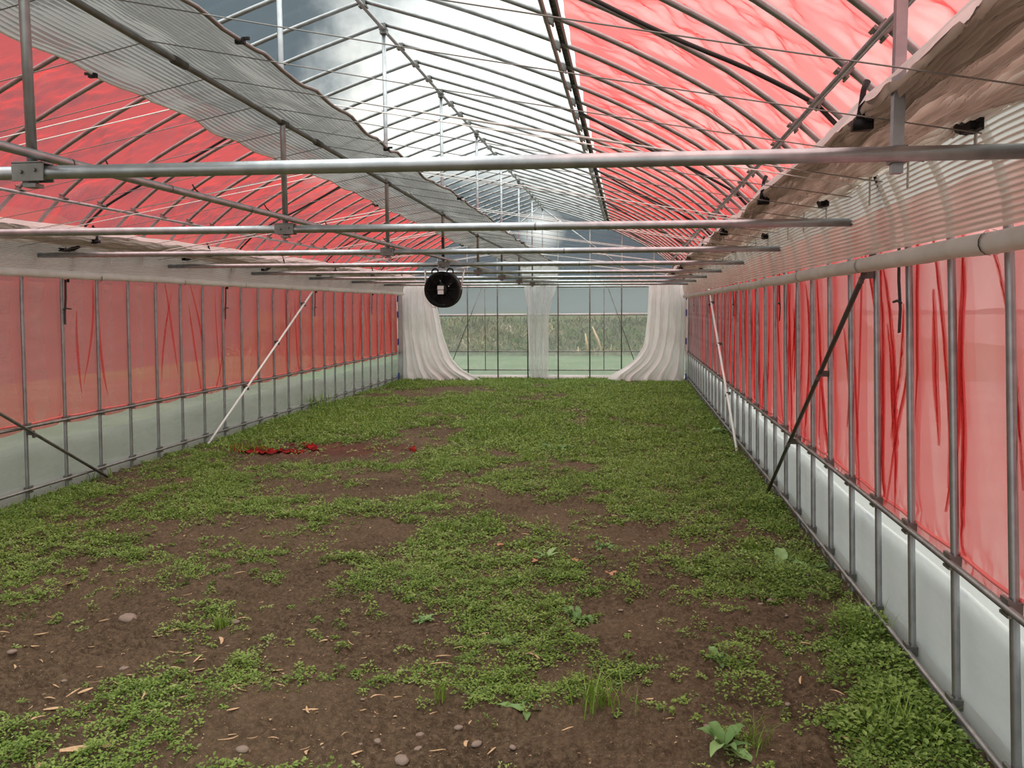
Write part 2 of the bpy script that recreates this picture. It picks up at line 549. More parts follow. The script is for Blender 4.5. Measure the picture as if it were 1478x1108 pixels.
def cover(x, y):
    """how likely weeds are at a ground point"""
    n = fbm(x * 1.7 + 3, y * 1.2, 5, 4, 0.55)
    n2 = fbm(x * 5 + 9, y * 4, 25, 3, 0.55)
    base = 0.55 + (n - 0.5) * 2.5 + (n2 - 0.5) * 2.3 + np.clip((y - 6.5) * 0.06, -.2, 0.25)
    edge = np.exp(-(XR - 0.1 - x) * 5.0) * 0.5 + np.exp(-(x - XL) * 3.5) * 0.6
    return base - 0.85 * blobs(x, y, BARE, 1) + 0.6 * blobs(x, y, LUSH, 2) + edge


def soil_h(x, y):
    near = np.clip(1.4 - y / 12, 0.5, 1.2)
    h = (fbm(x * 1.3, y * 1.3, 41, 3) - 0.5) * 0.06
    h = h + (fbm(x * 9, y * 13, 51, 3, 0.6) - 0.5) * 0.060 * near
    h = h + np.maximum(fbm(x * 28, y * 34, 61, 2) - 0.52, 0) * 0.08
    return h


def build_floor():
    ys = list(np.linspace(-2.0, 1.2, 120))
    while ys[-1] < YEND + 0.3:
        ys.append(ys[-1] + 0.0058 * max(ys[-1], 2.0))
    ys = np.array(ys)
    xs = np.linspace(XL - 0.08, XR + 0.10, 520)
    X, Y = np.meshgrid(xs, ys)
    G = np.stack([X, Y, soil_h(X, Y)], -1)
    MB().grid(G).build('floor', M['soil'])
    bpy.data.objects['floor']['kind'] = 'structure'


build_floor()


def build_outside():
    # field around the tunnel: one sheet with the floor cut out of it
    b = MB()
    X, Y = np.meshgrid(np.linspace(-120, XL - 0.06, 30), np.linspace(-60, YEND + 0.25, 30))
    tag(MB().grid(np.stack([X, Y, np.full_like(X, -0.035)], -1)).build('verge', M['verge']), kind='structure')
    for x0, x1, y0, y1 in ((XR + 0.08, 120, -60, YEND + 0.25), (XL - 0.06, XR + 0.08, -60, -2.0), (14, 120, YEND + 0.25, 140), (-120, -40, YEND + 0.25, 140)):
        X, Y = np.meshgrid(np.linspace(x0, x1, 6), np.linspace(y0, y1, 6))
        b.grid(np.stack([X, Y, np.full_like(X, -0.035)], -1))
    tag(b.build('ground', M['gravel']), kind='structure')
    X, Y = np.meshgrid(np.linspace(-40, 14, 40), np.linspace(YEND + 0.25, 140, 40))
    tag(MB().grid(np.stack([X, Y, np.full_like(X, -0.034)], -1)).build('field', M['field']), kind='structure')
    # bank behind the end wall
    X, V = np.meshgrid(np.linspace(-34, 9, 160), np.linspace(0, 1, 30))
    Y = 29 + V * 9 + (fbm(X * .3, V * 2, 3) - .5) * 2
    Z = -0.05 + 1.25 * (V * V * (3 - 2 * V)) * (0.7 + 0.6 * fbm(X * .4, V * 3, 9)) + (fbm(X * 2, V * 12, 4) - .5) * .25 * V
    tag(MB().grid(np.stack([X, Y, Z], -1)).build('bank', M['bank']), kind='structure')
    # wooded hillside beyond
    X, V = np.meshgrid(np.linspace(-260, 200, 220), np.linspace(0, 1, 40))
    Y = 150 + V * 120
    H = (6 + 6 * fbm(X * .012, X * 0, 12, 3)) * np.clip((30 - X) / 22, 0, 1) + 16 * np.clip((-X - 60) / 120, 0, 1)
    Z = -0.5 + H * (V * V * (3 - 2 * V)) + (fbm(X * .25, V * 20, 13) - .5) * 3 * V
    tag(MB().grid(np.stack([X, Y, Z], -1)).build('hill', M['hill']), kind='structure')
    # slope along the left of the tunnel
    Yg, V = np.meshgrid(np.linspace(-12, 60, 140), np.linspace(0, 1, 24))
    Xg = -13 - V * 10
    Z = -0.06 + 5.2 * (V * V * (3 - 2 * V)) + (fbm(Yg * .8, V * 8, 14) - .5) * 1.2 * V
    tag(MB().grid(np.stack([Xg, Yg, Z], -1)).build('slope', M['hill']), kind='structure')


build_outside()


# ------------------------------------------------------------------ film shell
def shell_grid(side, off, dmin, zmin, y0, y1, ny, nu, fn=None):
    Q = prof_pts(nu, dmin, zmin, off)
    ys = np.linspace(y0, y1, ny)
    G = np.empty((nu, ny, 3))
    for i, (d, z) in enumerate(Q):
        G[i, :, 0] = CX + side * d
        G[i, :, 1] = ys + lean(side, z)
        G[i, :, 2] = z
    if fn is not None:
        T = np.gradient(Q, axis=0)
        T /= np.linalg.norm(T, axis=1)[:, None]
        N = np.stack([T[:, 1], -T[:, 0]], 1)
        D = fn(np.linspace(0, 1, nu)[:, None], ys[None, :], Q)
        G[:, :, 0] += side * N[:, 0:1] * D
        G[:, :, 2] += N[:, 1:2] * D
    return G


def build_shell():
    # clear roof skin, both slopes in one sheet
    L = shell_grid(-1, 0.055, 0.0, 1.80, YNEAR, YEND, 150, 40)
    R = shell_grid(1, 0.055, 0.0, 1.80, YNEAR, YEND, 150, 40)
    G = np.concatenate([L, R[::-1][1:]])
    tag(MB().grid(G).build('ceiling', M['clear_roof']), kind='structure')
    for side, nm in ((-1, 'wall_left'), (1, 'wall_right')):
        x = CX + side * (HW + 0.055)
        zs = np.linspace(-0.03, 1.80, 20)
        ys = np.linspace(YNEAR, YEND, 200)
        Yg, Zg = np.meshgrid(ys, zs)
        Xg = x + side * (fbm(Yg * 3, Zg * 3, 77 + side) - 0.5) * 0.02
        Yg = Yg + np.vectorize(lambda z: lean(side, z))(Zg)
        w = MB().grid(np.stack([Xg, Yg, Zg], -1)).build(nm, M['clear_side'] if side > 0 else M['dull_side'])
        tag(w, kind='structure')
        # opaque film buried along the foot of the wall
        zs = np.linspace(-0.03, 0.13, 4)
        Yg, Zg = np.meshgrid(ys, zs)
        Xg = CX + side * (HW + 0.02) + side * (fbm(Yg * 6, Zg * 9, 78) - .5) * .012
        MB().grid(np.stack([Xg, Yg, Zg + (fbm(Yg * 4, Zg * 0, 79) - .5) * .02], -1)).build('foot_strip', M['foot_film'], w)


build_shell()


def crease_list(rnd, many):
    """where the net is folded over itself: top and bottom position, bow, width, extent"""
    out = []
    for k in range(-4, NH + 1):
        yb = Y0 + STEP * k
        for c in range(rnd.randint(*many)):
            top = yb + rnd.uniform(0.02, 0.98) * STEP
            bot = top + rnd.choice([-1, 1]) * rnd.uniform(0.02, 0.42)
            t0, t1 = sorted((rnd.uniform(-.2, .4), rnd.uniform(.65, 1.2)))
            out.append((top, bot, rnd.uniform(-0.10, 0.10), rnd.uniform(0.004, 0.010), rnd.uniform(0.5, 1.3), t0, t1))
    return out


ZT, ZB = 1.86, 0.61


def net_folds(ys, z, creases, amp):
    """shallow ridges along the creases"""
    D = np.zeros(np.broadcast(ys, z).shape)
    u = (ZT - z) / (ZT - ZB)
    for top, bot, bow, wd, a, t0, t1 in creases:
        yc = top + (bot - top) * u + bow * 4 * u * (1 - u)
        env = np.clip((u - t0) * 5, 0, 1) * np.clip((t1 - u) * 5, 0, 1)
        D = D + amp * a * env * np.exp(-((ys - yc) / wd) ** 2)
    return D


def fold_layers(mb, side, creases, surf):
    """the doubled cloth of each crease: narrow strips of net lying on the net, tapering out at both ends"""
    for top, bot, bow, wd, a, t0, t1 in creases:
        u = np.linspace(max(t0, 0.0), min(t1, 1.0), 26)
        env = np.sin(np.clip((u - t0) / (t1 - t0), 0.02, 0.98) * math.pi) ** 0.6
        z = ZT - u * (ZT - ZB)
        yc = top + (bot - top) * u + bow * 4 * u * (1 - u)
        for lay, f in ((1, 3.2), (2, 1.7), (3, 0.8)) if side > 0 else ((1, 2.6), (2, 1.0)):
            w = wd * f * env * (0.7 + 0.5 * a)
            yy = np.stack([yc - w + 0.004 * lay, yc, yc + w], 1)
            zz = np.repeat(z[:, None], 3, 1)
            if yy.max() > YEND - 0.02 or yy.min() < 0.55:
                continue
            xx = surf(yy, zz) - side * 0.0025 * lay
            yl = yy + np.vectorize(lambda q: lean(side, q))(zz)
            mb.grid(np.stack([xx, yl, zz], -1))


def build_nets():
    rnd = random.Random(5)
    for side in (-1, 1):
        word = 'left' if side < 0 else 'right'
        y0 = 0.5
        ys = np.concatenate([np.linspace(y0, 7.5, 1900), np.linspace(7.5, YEND, 1500)[1:]])
        zs = np.linspace(0.585, 2.02, 60)
        Yg, Zg = np.meshgrid(ys, zs)
        creases = crease_list(rnd, (2, 4) if side > 0 else (0, 2))
        D = net_folds(Yg, Zg, creases, 0.010 if side > 0 else 0.008)
        # gathers where the net is fixed along the rail
        low = np.exp(-((Zg - 0.6) / 0.13) ** 2)
        D = D + low * (fbm(Yg * 9, Zg * 16, 31, 3) - 0.5) * 0.06
        ph = (Yg - Y0) / STEP
        D = D + 0.010 * np.sin(ph * 2 * math.pi) + (fbm(Yg * 2.0, Zg * 1.4, 32) - 0.5) * 0.03
        Zb = Zg - (1 - np.clip((Zg - 0.585) / 0.25, 0, 1)) * 0.022 * np.abs(np.sin(ph * math.pi))
        X = CX + side * (HW + 0.026 + np.clip(D, -0.006, 0.05))
        for i, z in enumerate(zs):
            Yg[i] += lean(side, z)
        mb = MB().grid(np.stack([X, Yg, Zb], -1))

        def surf(yq, zq):
            iy = np.clip(np.searchsorted(ys, yq), 0, len(ys) - 1)
            iz = np.clip(np.round((zq - zs[0]) / (zs[1] - zs[0])).astype(int), 0, len(zs) - 1)
            return X[iz, iy]
        fold_layers(mb, side, creases, surf)
        n = mb.build('side_net', M['red_net'])
        tag(n, 'red shading net stretched over the posts of the %s wall' % word, 'net')
        # hem gripped along the side rail
        hz = 0.632
        hem = MB()
        yy = np.linspace(y0, YEND, 260)
        hem.tube(np.stack([np.full_like(yy, CX + side * (HW + 0.022)) , yy + lean(side, hz), hz + 0.004 * np.sin(yy * 9)], 1), 0.008, 6)
        hem.build('hem', M['red_hem'], n)

        def sag(u, yv, Q):
            ph = (yv - Y0) / STEP
            edge = np.clip(u * 8, 0, 1) * np.clip((1 - u) * 10, 0, 1)
            w = np.abs(np.sin(ph * math.pi))
            s = -0.018 + 0.030 * w
            wr = (fbm(yv * 7 + u * 5, u * 9 + yv * 0, 81 + side, 4, .6) - 0.5) * 0.075
            wr2 = (fbm(yv * 3.2 - u * 6, u * 4 + yv * 0, 83 + side, 3) - 0.5) * 0.07
            return np.clip(s + edge * (wr + wr2), -0.004, 0.05)
        Gn = shell_grid(side, 0.022, 1.425, 2.255, 0.5, YEND, 1300, 60, sag)
        sc = np.abs(np.sin((np.linspace(0.5, YEND, 1300) - Y0) / STEP * math.pi))
        Gn[0, :, 2] += 0.015 * (1 - sc)
        n = MB().grid(Gn).build('roof_net', M['red_net'])
        tag(n, 'red shading net over the hoops of the %s roof slope' % word, 'net')


build_nets()


# ------------------------------------------------------------------ end wall
def build_back():
    Q = prof_pts(60, 0.0, -0.05, 0.03)
    ring = [(CX - d, z) for d, z in Q] + [(CX + d, z) for d, z in Q[::-1][1:]]
    ring = np.array(ring)
    y = YEND + 0.06

    def panel(z0, z1, name, mat, parent=None):
        zs = np.linspace(z0, z1, 16)
        G = []
        for z in zs:
            d = np.interp(z, Q[:, 1], Q[:, 0])
            G.append([(CX - d + 2 * d * k / 40, y, z) for k in range(41)])
        return MB().grid(np.array(G)).build(name, mat, parent)
    w = panel(0.60, 1.39, 'wall_back', M['clear_back'])
    panel(0.10, 0.60, 'lower_panel', M['low_back'], w)
    tag(w, kind='structure')
    panel(1.39, 2.02, 'misted_panel', M['mist_back'], w)
    panel(2.02, 3.70, 'gable_panel', M['clear_roof'], w)
    panel(-0.04, 0.10, 'foot_strip', M['foot_film'], w)
    MB().box((CX, y - 0.005, 1.395), (2 * HW - .02, 0.012, 0.035)).build('white_tape', M['hem_white'], w)
    MB().box((CX, y - 0.01, 0.03), (2 * HW - .02, 0.02, 0.12)).build('kickboard', M['hem_white'], w)


build_back()

# ------------------------------------------------------------------ hoops
CLAMP_V = MB()
CLAMP_V.box((0, 0, 0), (0.044, 0.050, 0.040)).box((-0.020, 0.0, 0.024), (0.012, 0.060, 0.014)).box((-0.020, 0, -0.022), (0.012, 0.064, 0.010))


def clamp_mesh():
    o = CLAMP_V.build('clamp', M['steel_dull'], smooth=False)
    me = o.data
    bpy.data.objects.remove(o)
    return me


CLAMP = clamp_mesh()


def d_at_z(z):
    Q = prof_pts(200)
    return float(np.interp(z, Q[:, 1], Q[:, 0]))


def z_at_d(d):
    Q = prof_pts(300)
    m = Q[:, 1] > 2.0
    return float(np.interp(-d, -Q[m, 0], Q[m, 1]))


MIDD, SHD = 1.40, 2.667
MIDZ, SHZ = z_at_d(MIDD), z_at_d(SHD)
HP = prof_pts(46)


def build_hoops():
    meshes = {}
    for side in (-1, 1):
        pts = [(CX + side * d - CX, lean(side, z), z) for d, z in HP]
        o = MB().tube(pts, 0.0155, 9).build('half_hoop', M['steel_hoop'])
        meshes[side] = o.data
        bpy.data.objects.remove(o)
    for k in range(NH):
        y = Y0 + STEP * k
        i = NH - k
        lab = ('galvanised steel hoop standing against the back wall' if i == 1 else
               'galvanised steel hoop with wall posts and roof arch, %s from the back wall' % ORD[i])
        h = empty('tunnel_hoop', (CX, y, 0), lab, 'hoop', 'steel hoops of the tunnel')
        for side in (-1, 1):
            link('half_hoop', meshes[side], h)
            for d, z, tilt in ((HW - 0.006, 0.614, 0), (HW - 0.006, 0.10, 0), (SHD - 0.012, SHZ - 0.012, 0.85), (MIDD - 0.006, MIDZ - 0.02, 1.12)):
                c = link('clamp', CLAMP, h, (side * d, lean(side, z), z))
                c.rotation_euler = (0, -tilt if side > 0 else tilt, 0 if side > 0 else math.pi)
        c = link('clamp', CLAMP, h, (0, 0, 3.665))
        c.rotation_euler = (0, -math.pi / 2, 0)


build_hoops()


def long_pipe(name, x, z, r, label, y0=0.6, y1=YEND + 0.02, mat='steel', cat='pipe', side=0):
    ln = lean(side, z) if side else 0
    return tag(MB().tube([(x, y0 + ln, z), (x, (y0 + y1) / 2 + ln, z), (x, y1 + ln, z)], r, 10).build(name, M[mat]), label, cat)


long_pipe('ridge_pipe', CX, 3.645, 0.0145, 'steel ridge pipe along the top of the tunnel', cat='ridge pipe')
for side in (-1, 1):
    w = 'left' if side < 0 else 'right'
    long_pipe('roof_purlin', CX + side * (MIDD - 0.03), MIDZ - 0.030, 0.0135, 'steel purlin under the %s roof slope where red net meets clear film' % w, cat='purlin', side=side)
    long_pipe('roof_purlin', CX + side * (SHD - 0.03), SHZ - 0.030, 0.0130, 'steel purlin along the %s shoulder of the tunnel under red net' % w, cat='purlin', side=side)
    long_pipe('side_rail', CX + side * (HW - 0.027), 0.614, 0.0125, 'steel rail along the %s wall at the lower edge of the red net' % w, mat='steel_dull', cat='rail', side=side)
    long_pipe('base_rail', CX + side * (HW - 0.027), 0.10, 0.0125, 'steel rail along the foot of the %s wall' % w, mat='steel_dull', cat='rail', side=side)
    # film locking channel with its spring wire, beside the roof purlin
    ch = empty('film_channel', (CX + side * (MIDD + 0.035), 0.6, 0), 'dark film locking channel on the %s roof slope along the red net edge' % w, 'channel')
    zc = z_at_d(MIDD + 0.035) + 0.005
    b = MB()
    ang = -side * 0.43
    rot = ((math.cos(ang), 0, -math.sin(ang)), (0, 1, 0), (math.sin(ang), 0, math.cos(ang)))
    L = YEND - 0.6
    rot = np.array(((math.cos(side * .43), 0, math.sin(side * .43)), (0, 1, 0), (-math.sin(side * .43), 0, math.cos(side * .43))))
    b.box((0, L / 2, zc), (0.042, L, 0.010), rot)
    for s2 in (-1, 1):
        off = rot @ np.array((s2 * 0.019, 0, -0.008))
        b.box((off[0], L / 2, zc + off[2]), (0.006, L, 0.016), rot)
    b.build('rail', M['dark_steel'], ch, smooth=False)
    yy = np.arange(0.02, L, 0.035)
    off = [rot @ np.array(((-1) ** i * 0.012, 0, -0.010)) for i in range(len(yy))]
    MB().tube([(o[0], v, zc + o[2]) for o, v in zip(off, yy)], 0.0016, 4, False).build('spring_wire', M['steel_dull'], ch)

# ------------------------------------------------------------------ cross beams, king posts, lengthwise pipe
BEAMY = [Y0 + 4 * STEP * b for b in range(9)]


def beam_z(x):
    return 1.967 + (2.005 - 1.967) * (1.06 - x) / 5.8


def build_beams():
    x0, x1 = XL + 0.13, XR - 0.10
    for b, y in enumerate(BEAMY):
        lab = 'horizontal steel cross beam over the soil, %s from the camera' % ORD[b + 1] if b else 'thick steel cross beam nearest the camera'
        if b == 3:
            lab = 'horizontal steel cross beam that carries the black fan'
        if b == 8:
            lab = 'horizontal steel cross beam against the back wall'
        e = empty('cross_beam', (CX, y, beam_z(CX)), lab, 'beam', 'steel cross beams')
        MB().tube([(x - CX, 0, beam_z(x) - beam_z(CX)) for x in np.linspace(x0, x1, 8)], 0.021, 14).build('pipe', M['steel'], e)
        # bracket that carries the king post
        bb = MB()
        bb.box((0, -0.024, 0.0), (0.105, 0.006, 0.055)).box((0, 0.024, 0.0), (0.105, 0.006, 0.055)).box((0, 0, 0.0285), (0.105, 0.054, 0.006))
        bb.tube([(-0.02, -0.034, 0), (-0.02, 0.034, 0)], 0.006, 6).tube([(0.025, -0.034, 0.005), (0.025, 0.034, 0.005)], 0.006, 6)
        bb.build('bracket', M['steel_dull'], e, smooth=False)
        if b:
            MB().tube([(1.35, 0, -0.0095), (1.36, 0, -0.0095)], 0.0215, 14, False).build('joint_ring', M['steel_dull'], e)
        # king post up to the ridge
        lk = 'steel king post from the %s up to the ridge' % ('beam with the fan' if b == 3 else 'back wall beam' if b == 8 else 'nearest cross beam' if b == 0 else '%s cross beam' % ORD[b + 1])
        k = empty('king_post', (CX, y, 0), lk, 'post', 'steel king posts under the ridge')
        zb = beam_z(CX)
        MB().tube([(0, 0, zb - 0.045), (0, 0, 2.8), (0, 0, 3.640)], 0.0155, 10).build('pipe', M['steel'], k)
        MB().box((0, 0, 3.625), (0.05, 0.05, 0.03)).build('ridge_clamp', M['steel_dull'], k, smooth=False)
        MB().box((0, 0, zb - 0.04), (0.042, 0.042, 0.012)).build('foot_plate', M['steel_dull'], k, smooth=False)


build_beams()
lp = empty('hanging_pipe', (CX + 0.042, 0.6, 2.035), 'long steel pipe running lengthwise over the cross beams beside the king posts', 'pipe')
MB().tube([(0, v, 0.001 * math.sin(v * 2)) for v in np.linspace(0, YEND - 0.8, 30)], 0.0150, 10).build('pipe', M['steel'], lp)
for v in (2.72, 3.35, 4.1, 5.0, 6.3, 7.4):
    MB().tube([(0, v - 0.6, 0), (0, v - 0.594, 0)], 0.0158, 10, False).build('joint_ring', M['dark_steel'], lp)
    if v < 7:
        MB().tube([(0, v - 0.35, 0.012), (-0.02, v - 0.35, 0.03), (-0.035, v - 0.34, 0.05)], 0.003, 5).build('cable_tie', M['black'], lp)

sp = empty('side_post', (0.735, BEAMY[0] + 0.045, 0), 'square steel post rising through the right curtain at the nearest cross beam', 'post')
MB().box((0, 0.0, 2.222), (0.030, 0.030, 0.60)).build('tube', M['steel'], sp, smooth=False)
MB().box((0, -0.005, 1.972), (0.040, 0.060, 0.046)).build('foot_bracket', M['steel_dull'], sp, smooth=False)

# ------------------------------------------------------------------ braces on the side walls
def brace(side, p_foot, p_top, mat, label):
    (ya, za), (yb, zb) = p_foot, p_top
    x = CX + side * (HW - 0.062)
    e = empty('diagonal_brace', (x, ya, 0), label, 'brace')
    dirv = np.array((0, yb - ya, zb - za))
    MB().tube([(0, 0, za), (0, (yb - ya) / 2, (za + zb) / 2), (0, yb - ya, zb)], 0.0135, 10).build('pipe', M[mat], e)
    for t in (0.3, 0.62, 0.9):
        yy = ya + (yb - ya) * t
        k = round((yy - Y0 - lean(side, 1)) / STEP)
        yk = Y0 + k * STEP
        t = (yk - ya) / (yb - ya)
        z = za + (zb - za) * t
        yk += lean(side, z)
        t = (yk - ya) / (yb - ya)
        z = za + (zb - za) * t
        if 0.03 < t < 0.99:
            MB().box((side * 0.018, yk - ya, z), (0.050, 0.040, 0.034)).box((-side * 0.010, yk - ya, z - 0.025), (0.02, 0.022, 0.03)).build('cross_clamp', M['dark_steel'], e, smooth=False)


brace(1, (7.45, 0.02), (4.33, 1.84), 'dark_steel', 'dark diagonal brace pipe on the right wall')
brace(1, (9.55, 0.02), (13.2, 1.80), 'white_paint', 'white diagonal brace pipe on the right wall')
brace(-1, (9.62, 0.01), (13.25, 1.85), 'white_paint', 'white diagonal brace pipe on the left wall')
brace(-1, (7.62, 0.01), (4.3, 1.84), 'steel_dull', 'grey diagonal brace pipe on the left wall, nearest the camera')

# ------------------------------------------------------------------ end wall frame
END = empty('back_frame', (CX, YEND, 0), 'steel frame of posts and rails across the back wall', 'frame')
for x in (-4.135, -3.48, -2.825, -2.172, -1.515, -0.838, -0.167, 0.50):
    d = abs(x - CX)
    zt = z_at_d(d) if d < 2.9 else 2.2
    MB().tube([(x - CX, -0.01, -0.05), (x - CX, -0.01, 1.5), (x - CX, -0.01, zt - 0.01)], 0.0135, 8).build('post', M['steel_dull'], END)
for z, r in ((0.60, 0.011), (0.20, 0.012), (1.375, 0.010)):
    MB().tube([(-HW + .02, 0.02, z), (0, 0.02, z), (HW - .02, 0.02, z)], r, 8).build('rail', M['steel_dull'], END)
for xa, za, xb, zb, r in ((-3.108, 0.18, -3.108, 2.0, 0.008), (-0.538, 0.18, -0.538, 2.0, 0.008), (-3.85, 0.35, -3.17, 2.0, 0.0085), (0.14, 0.30, -0.47, 2.0, 0.0085)):
    MB().tube([(xa - CX, 0.045, za), ((xa + xb) / 2 - CX, 0.045, (za + zb) / 2), (xb - CX, 0.045, zb)], r, 8).build('thin_brace', M['steel_dull'], END)
for s, lab in ((-1, 'diagonal brace from the ridge down to the left before the back wall'), (1, 'diagonal brace from the ridge down to the right before the back wall')):
    p = [(CX + s * 0.03, YEND - 0.5, 3.60), (CX + s * 1.0, YEND - 0.30, 2.88), (CX + s * 2.15, YEND - 0.06, 2.03)]
    tag(MB().tube(p, 0.014, 8).build('ridge_brace', M['steel']), lab, 'brace')

# ------------------------------------------------------------------ wires and cords under the roof
PEAKZ = lambda y: float(np.interp(y, [2.0, 3.0, 4.65, 8.76, 10.8, 19], [2.63, 2.60, 2.565, 2.49, 2.44, 2.42]))


def inner_z(d, y):
    """height of the inner ceiling that the wires make: peak under the ridge, eaves by the side curtains"""
    pz = PEAKZ(y)
    return pz + (2.055 - pz) * abs(d) / 2.86


def build_wires():
    for k in range(0, NH - 1):
        y = Y0 - 0.30 + STEP * k
        pts = [(d * 1.0, 0, inner_z(d, y) - 0.012 * math.sin(abs(d) / 2.86 * math.pi)) for d in np.linspace(-2.86, 2.86, 41)]
        o = MB().tube(pts, 0.0022, 5, False).build('ceiling_wire', M['wire'], None, True, (CX, y, 0))
        tag(o, 'thin dark wire strung across under the roof, %s counted from the camera' % ORD[k + 1], 'wire', 'wires under the roof')
    n = 0
    for b in range(1, 8):
        for q in (0, 1):
            y = BEAMY[b] - 0.62 + 0.16 * q
            pts = [(d, 0, inner_z(d, y) + 0.03) for d in np.linspace(-2.86, 2.86, 31)]
            o = MB().tube(pts, 0.0030, 5, False).build('pull_cord', M['white_cord'], None, True, (CX, y, 0))
            tag(o, 'white pull cord across under the roof, %s of the pair before the %s cross beam' % (('nearer', 'farther')[q], ORD[b + 1]), 'cord', 'white pull cords')


build_wires()


# ------------------------------------------------------------------ grey screen gathered under the ridge
def pleat_attr(nu, ny, per):
    return np.repeat(np.linspace(0, per, nu)[:, None], ny, 1)


def build_centre_screen():
    y0, y1, ny, nu = 1.2, YEND - 0.35, 420, 190
    ys = np.linspace(y0, y1, ny)
    root = empty('shade_screen', (CX, 0, 0), 'grey striped shade screen gathered along its pipe under the ridge', 'shade screen')
    U = np.linspace(0, 1, nu)[:, None]
    Yg = np.repeat(ys[None, :], nu, 0)
    dl = 0.345 + 0.035 * (fbm(ys * 0.7, ys * 0, 7, 3) - .5) * 2
    dr = 0.46 + 0.05 * (fbm(ys * 0.9, ys * 0 + 5, 8, 3) - .5) * 2
    D = -dl[None] + (dl + dr)[None] * U
    pz = np.array([PEAKZ(v) for v in ys])
    Z = pz[None] + (2.10 - pz[None]) * np.abs(D) / 2.86
    span = (np.abs(np.sin((ys - Y0 + 0.30) / STEP * math.pi)))[None]
    edge = np.clip(1 - np.minimum(U, 1 - U) * 7, 0, 1)
    near_pipe = np.exp(-(D / 0.05) ** 2)
    Z = Z + 0.014 - span * 0.012 * (0.35 + edge)
    wob = (fbm(Yg * 2.2, D * 7, 19, 3) - .5)
    Z = Z + 0.0052 * np.sin(U * 2 * math.pi * 34 + wob * 9) + wob * 0.030
    Z = Z + near_pipe * (fbm(ys * 3.5, ys * 0, 20, 3)[None] - .42) * 0.05 - near_pipe * 0.008
    G = np.stack([D, Yg, Z], -1)
    MB().grid(G).build('screen', M['grey_screen'], root, attr=(pleat_attr(nu, ny, 34) + wob * 0.4).ravel())
    for e, (mat, r) in ((0, ('white_cord', 0.006)), (-1, ('wire', 0.009))):
        MB().tube(G[e, ::2] - np.array((0, 0, 0.004)), r, 6).build('hem', M[mat], root)
    for e, side in ((0, -1), (-1, 1)):
        for b in range(8):
            yc = BEAMY[b] + (0.45 if side > 0 else 0.9)
            i = int(np.clip(np.searchsorted(ys, yc), 0, ny - 1))
            p = G[e, i]
            c = MB().box(p + np.array((0, 0, -0.008)), (0.034, 0.018, 0.018)).box(p + np.array((side * 0.022, 0, 0.0)), (0.026, 0.010, 0.010))
            c.build('clip', M['black'], root, smooth=False)
    pipe = MB()
    pipe.tube([(CX + 0.0, v, PEAKZ(v) - 0.016) for v in np.linspace(1.2, YEND - 0.3, 60)], 0.0135, 10)
    e = tag(pipe.build('screen_pipe', M['steel_dull']), 'steel pipe under the ridge that the grey shade screen hangs over', 'pipe')
    # wrapped joints
    for v in (3.55, 4.66, 5.2, 6.75, 8.8, 10.8):
        MB().tube([(CX, v - 0.05, PEAKZ(v) - 0.016), (CX, v, PEAKZ(v) - 0.016), (CX, v + 0.05, PEAKZ(v) - 0.016)], 0.0185, 10).build('joint_sleeve', M['dark_steel'], e)


build_centre_screen()


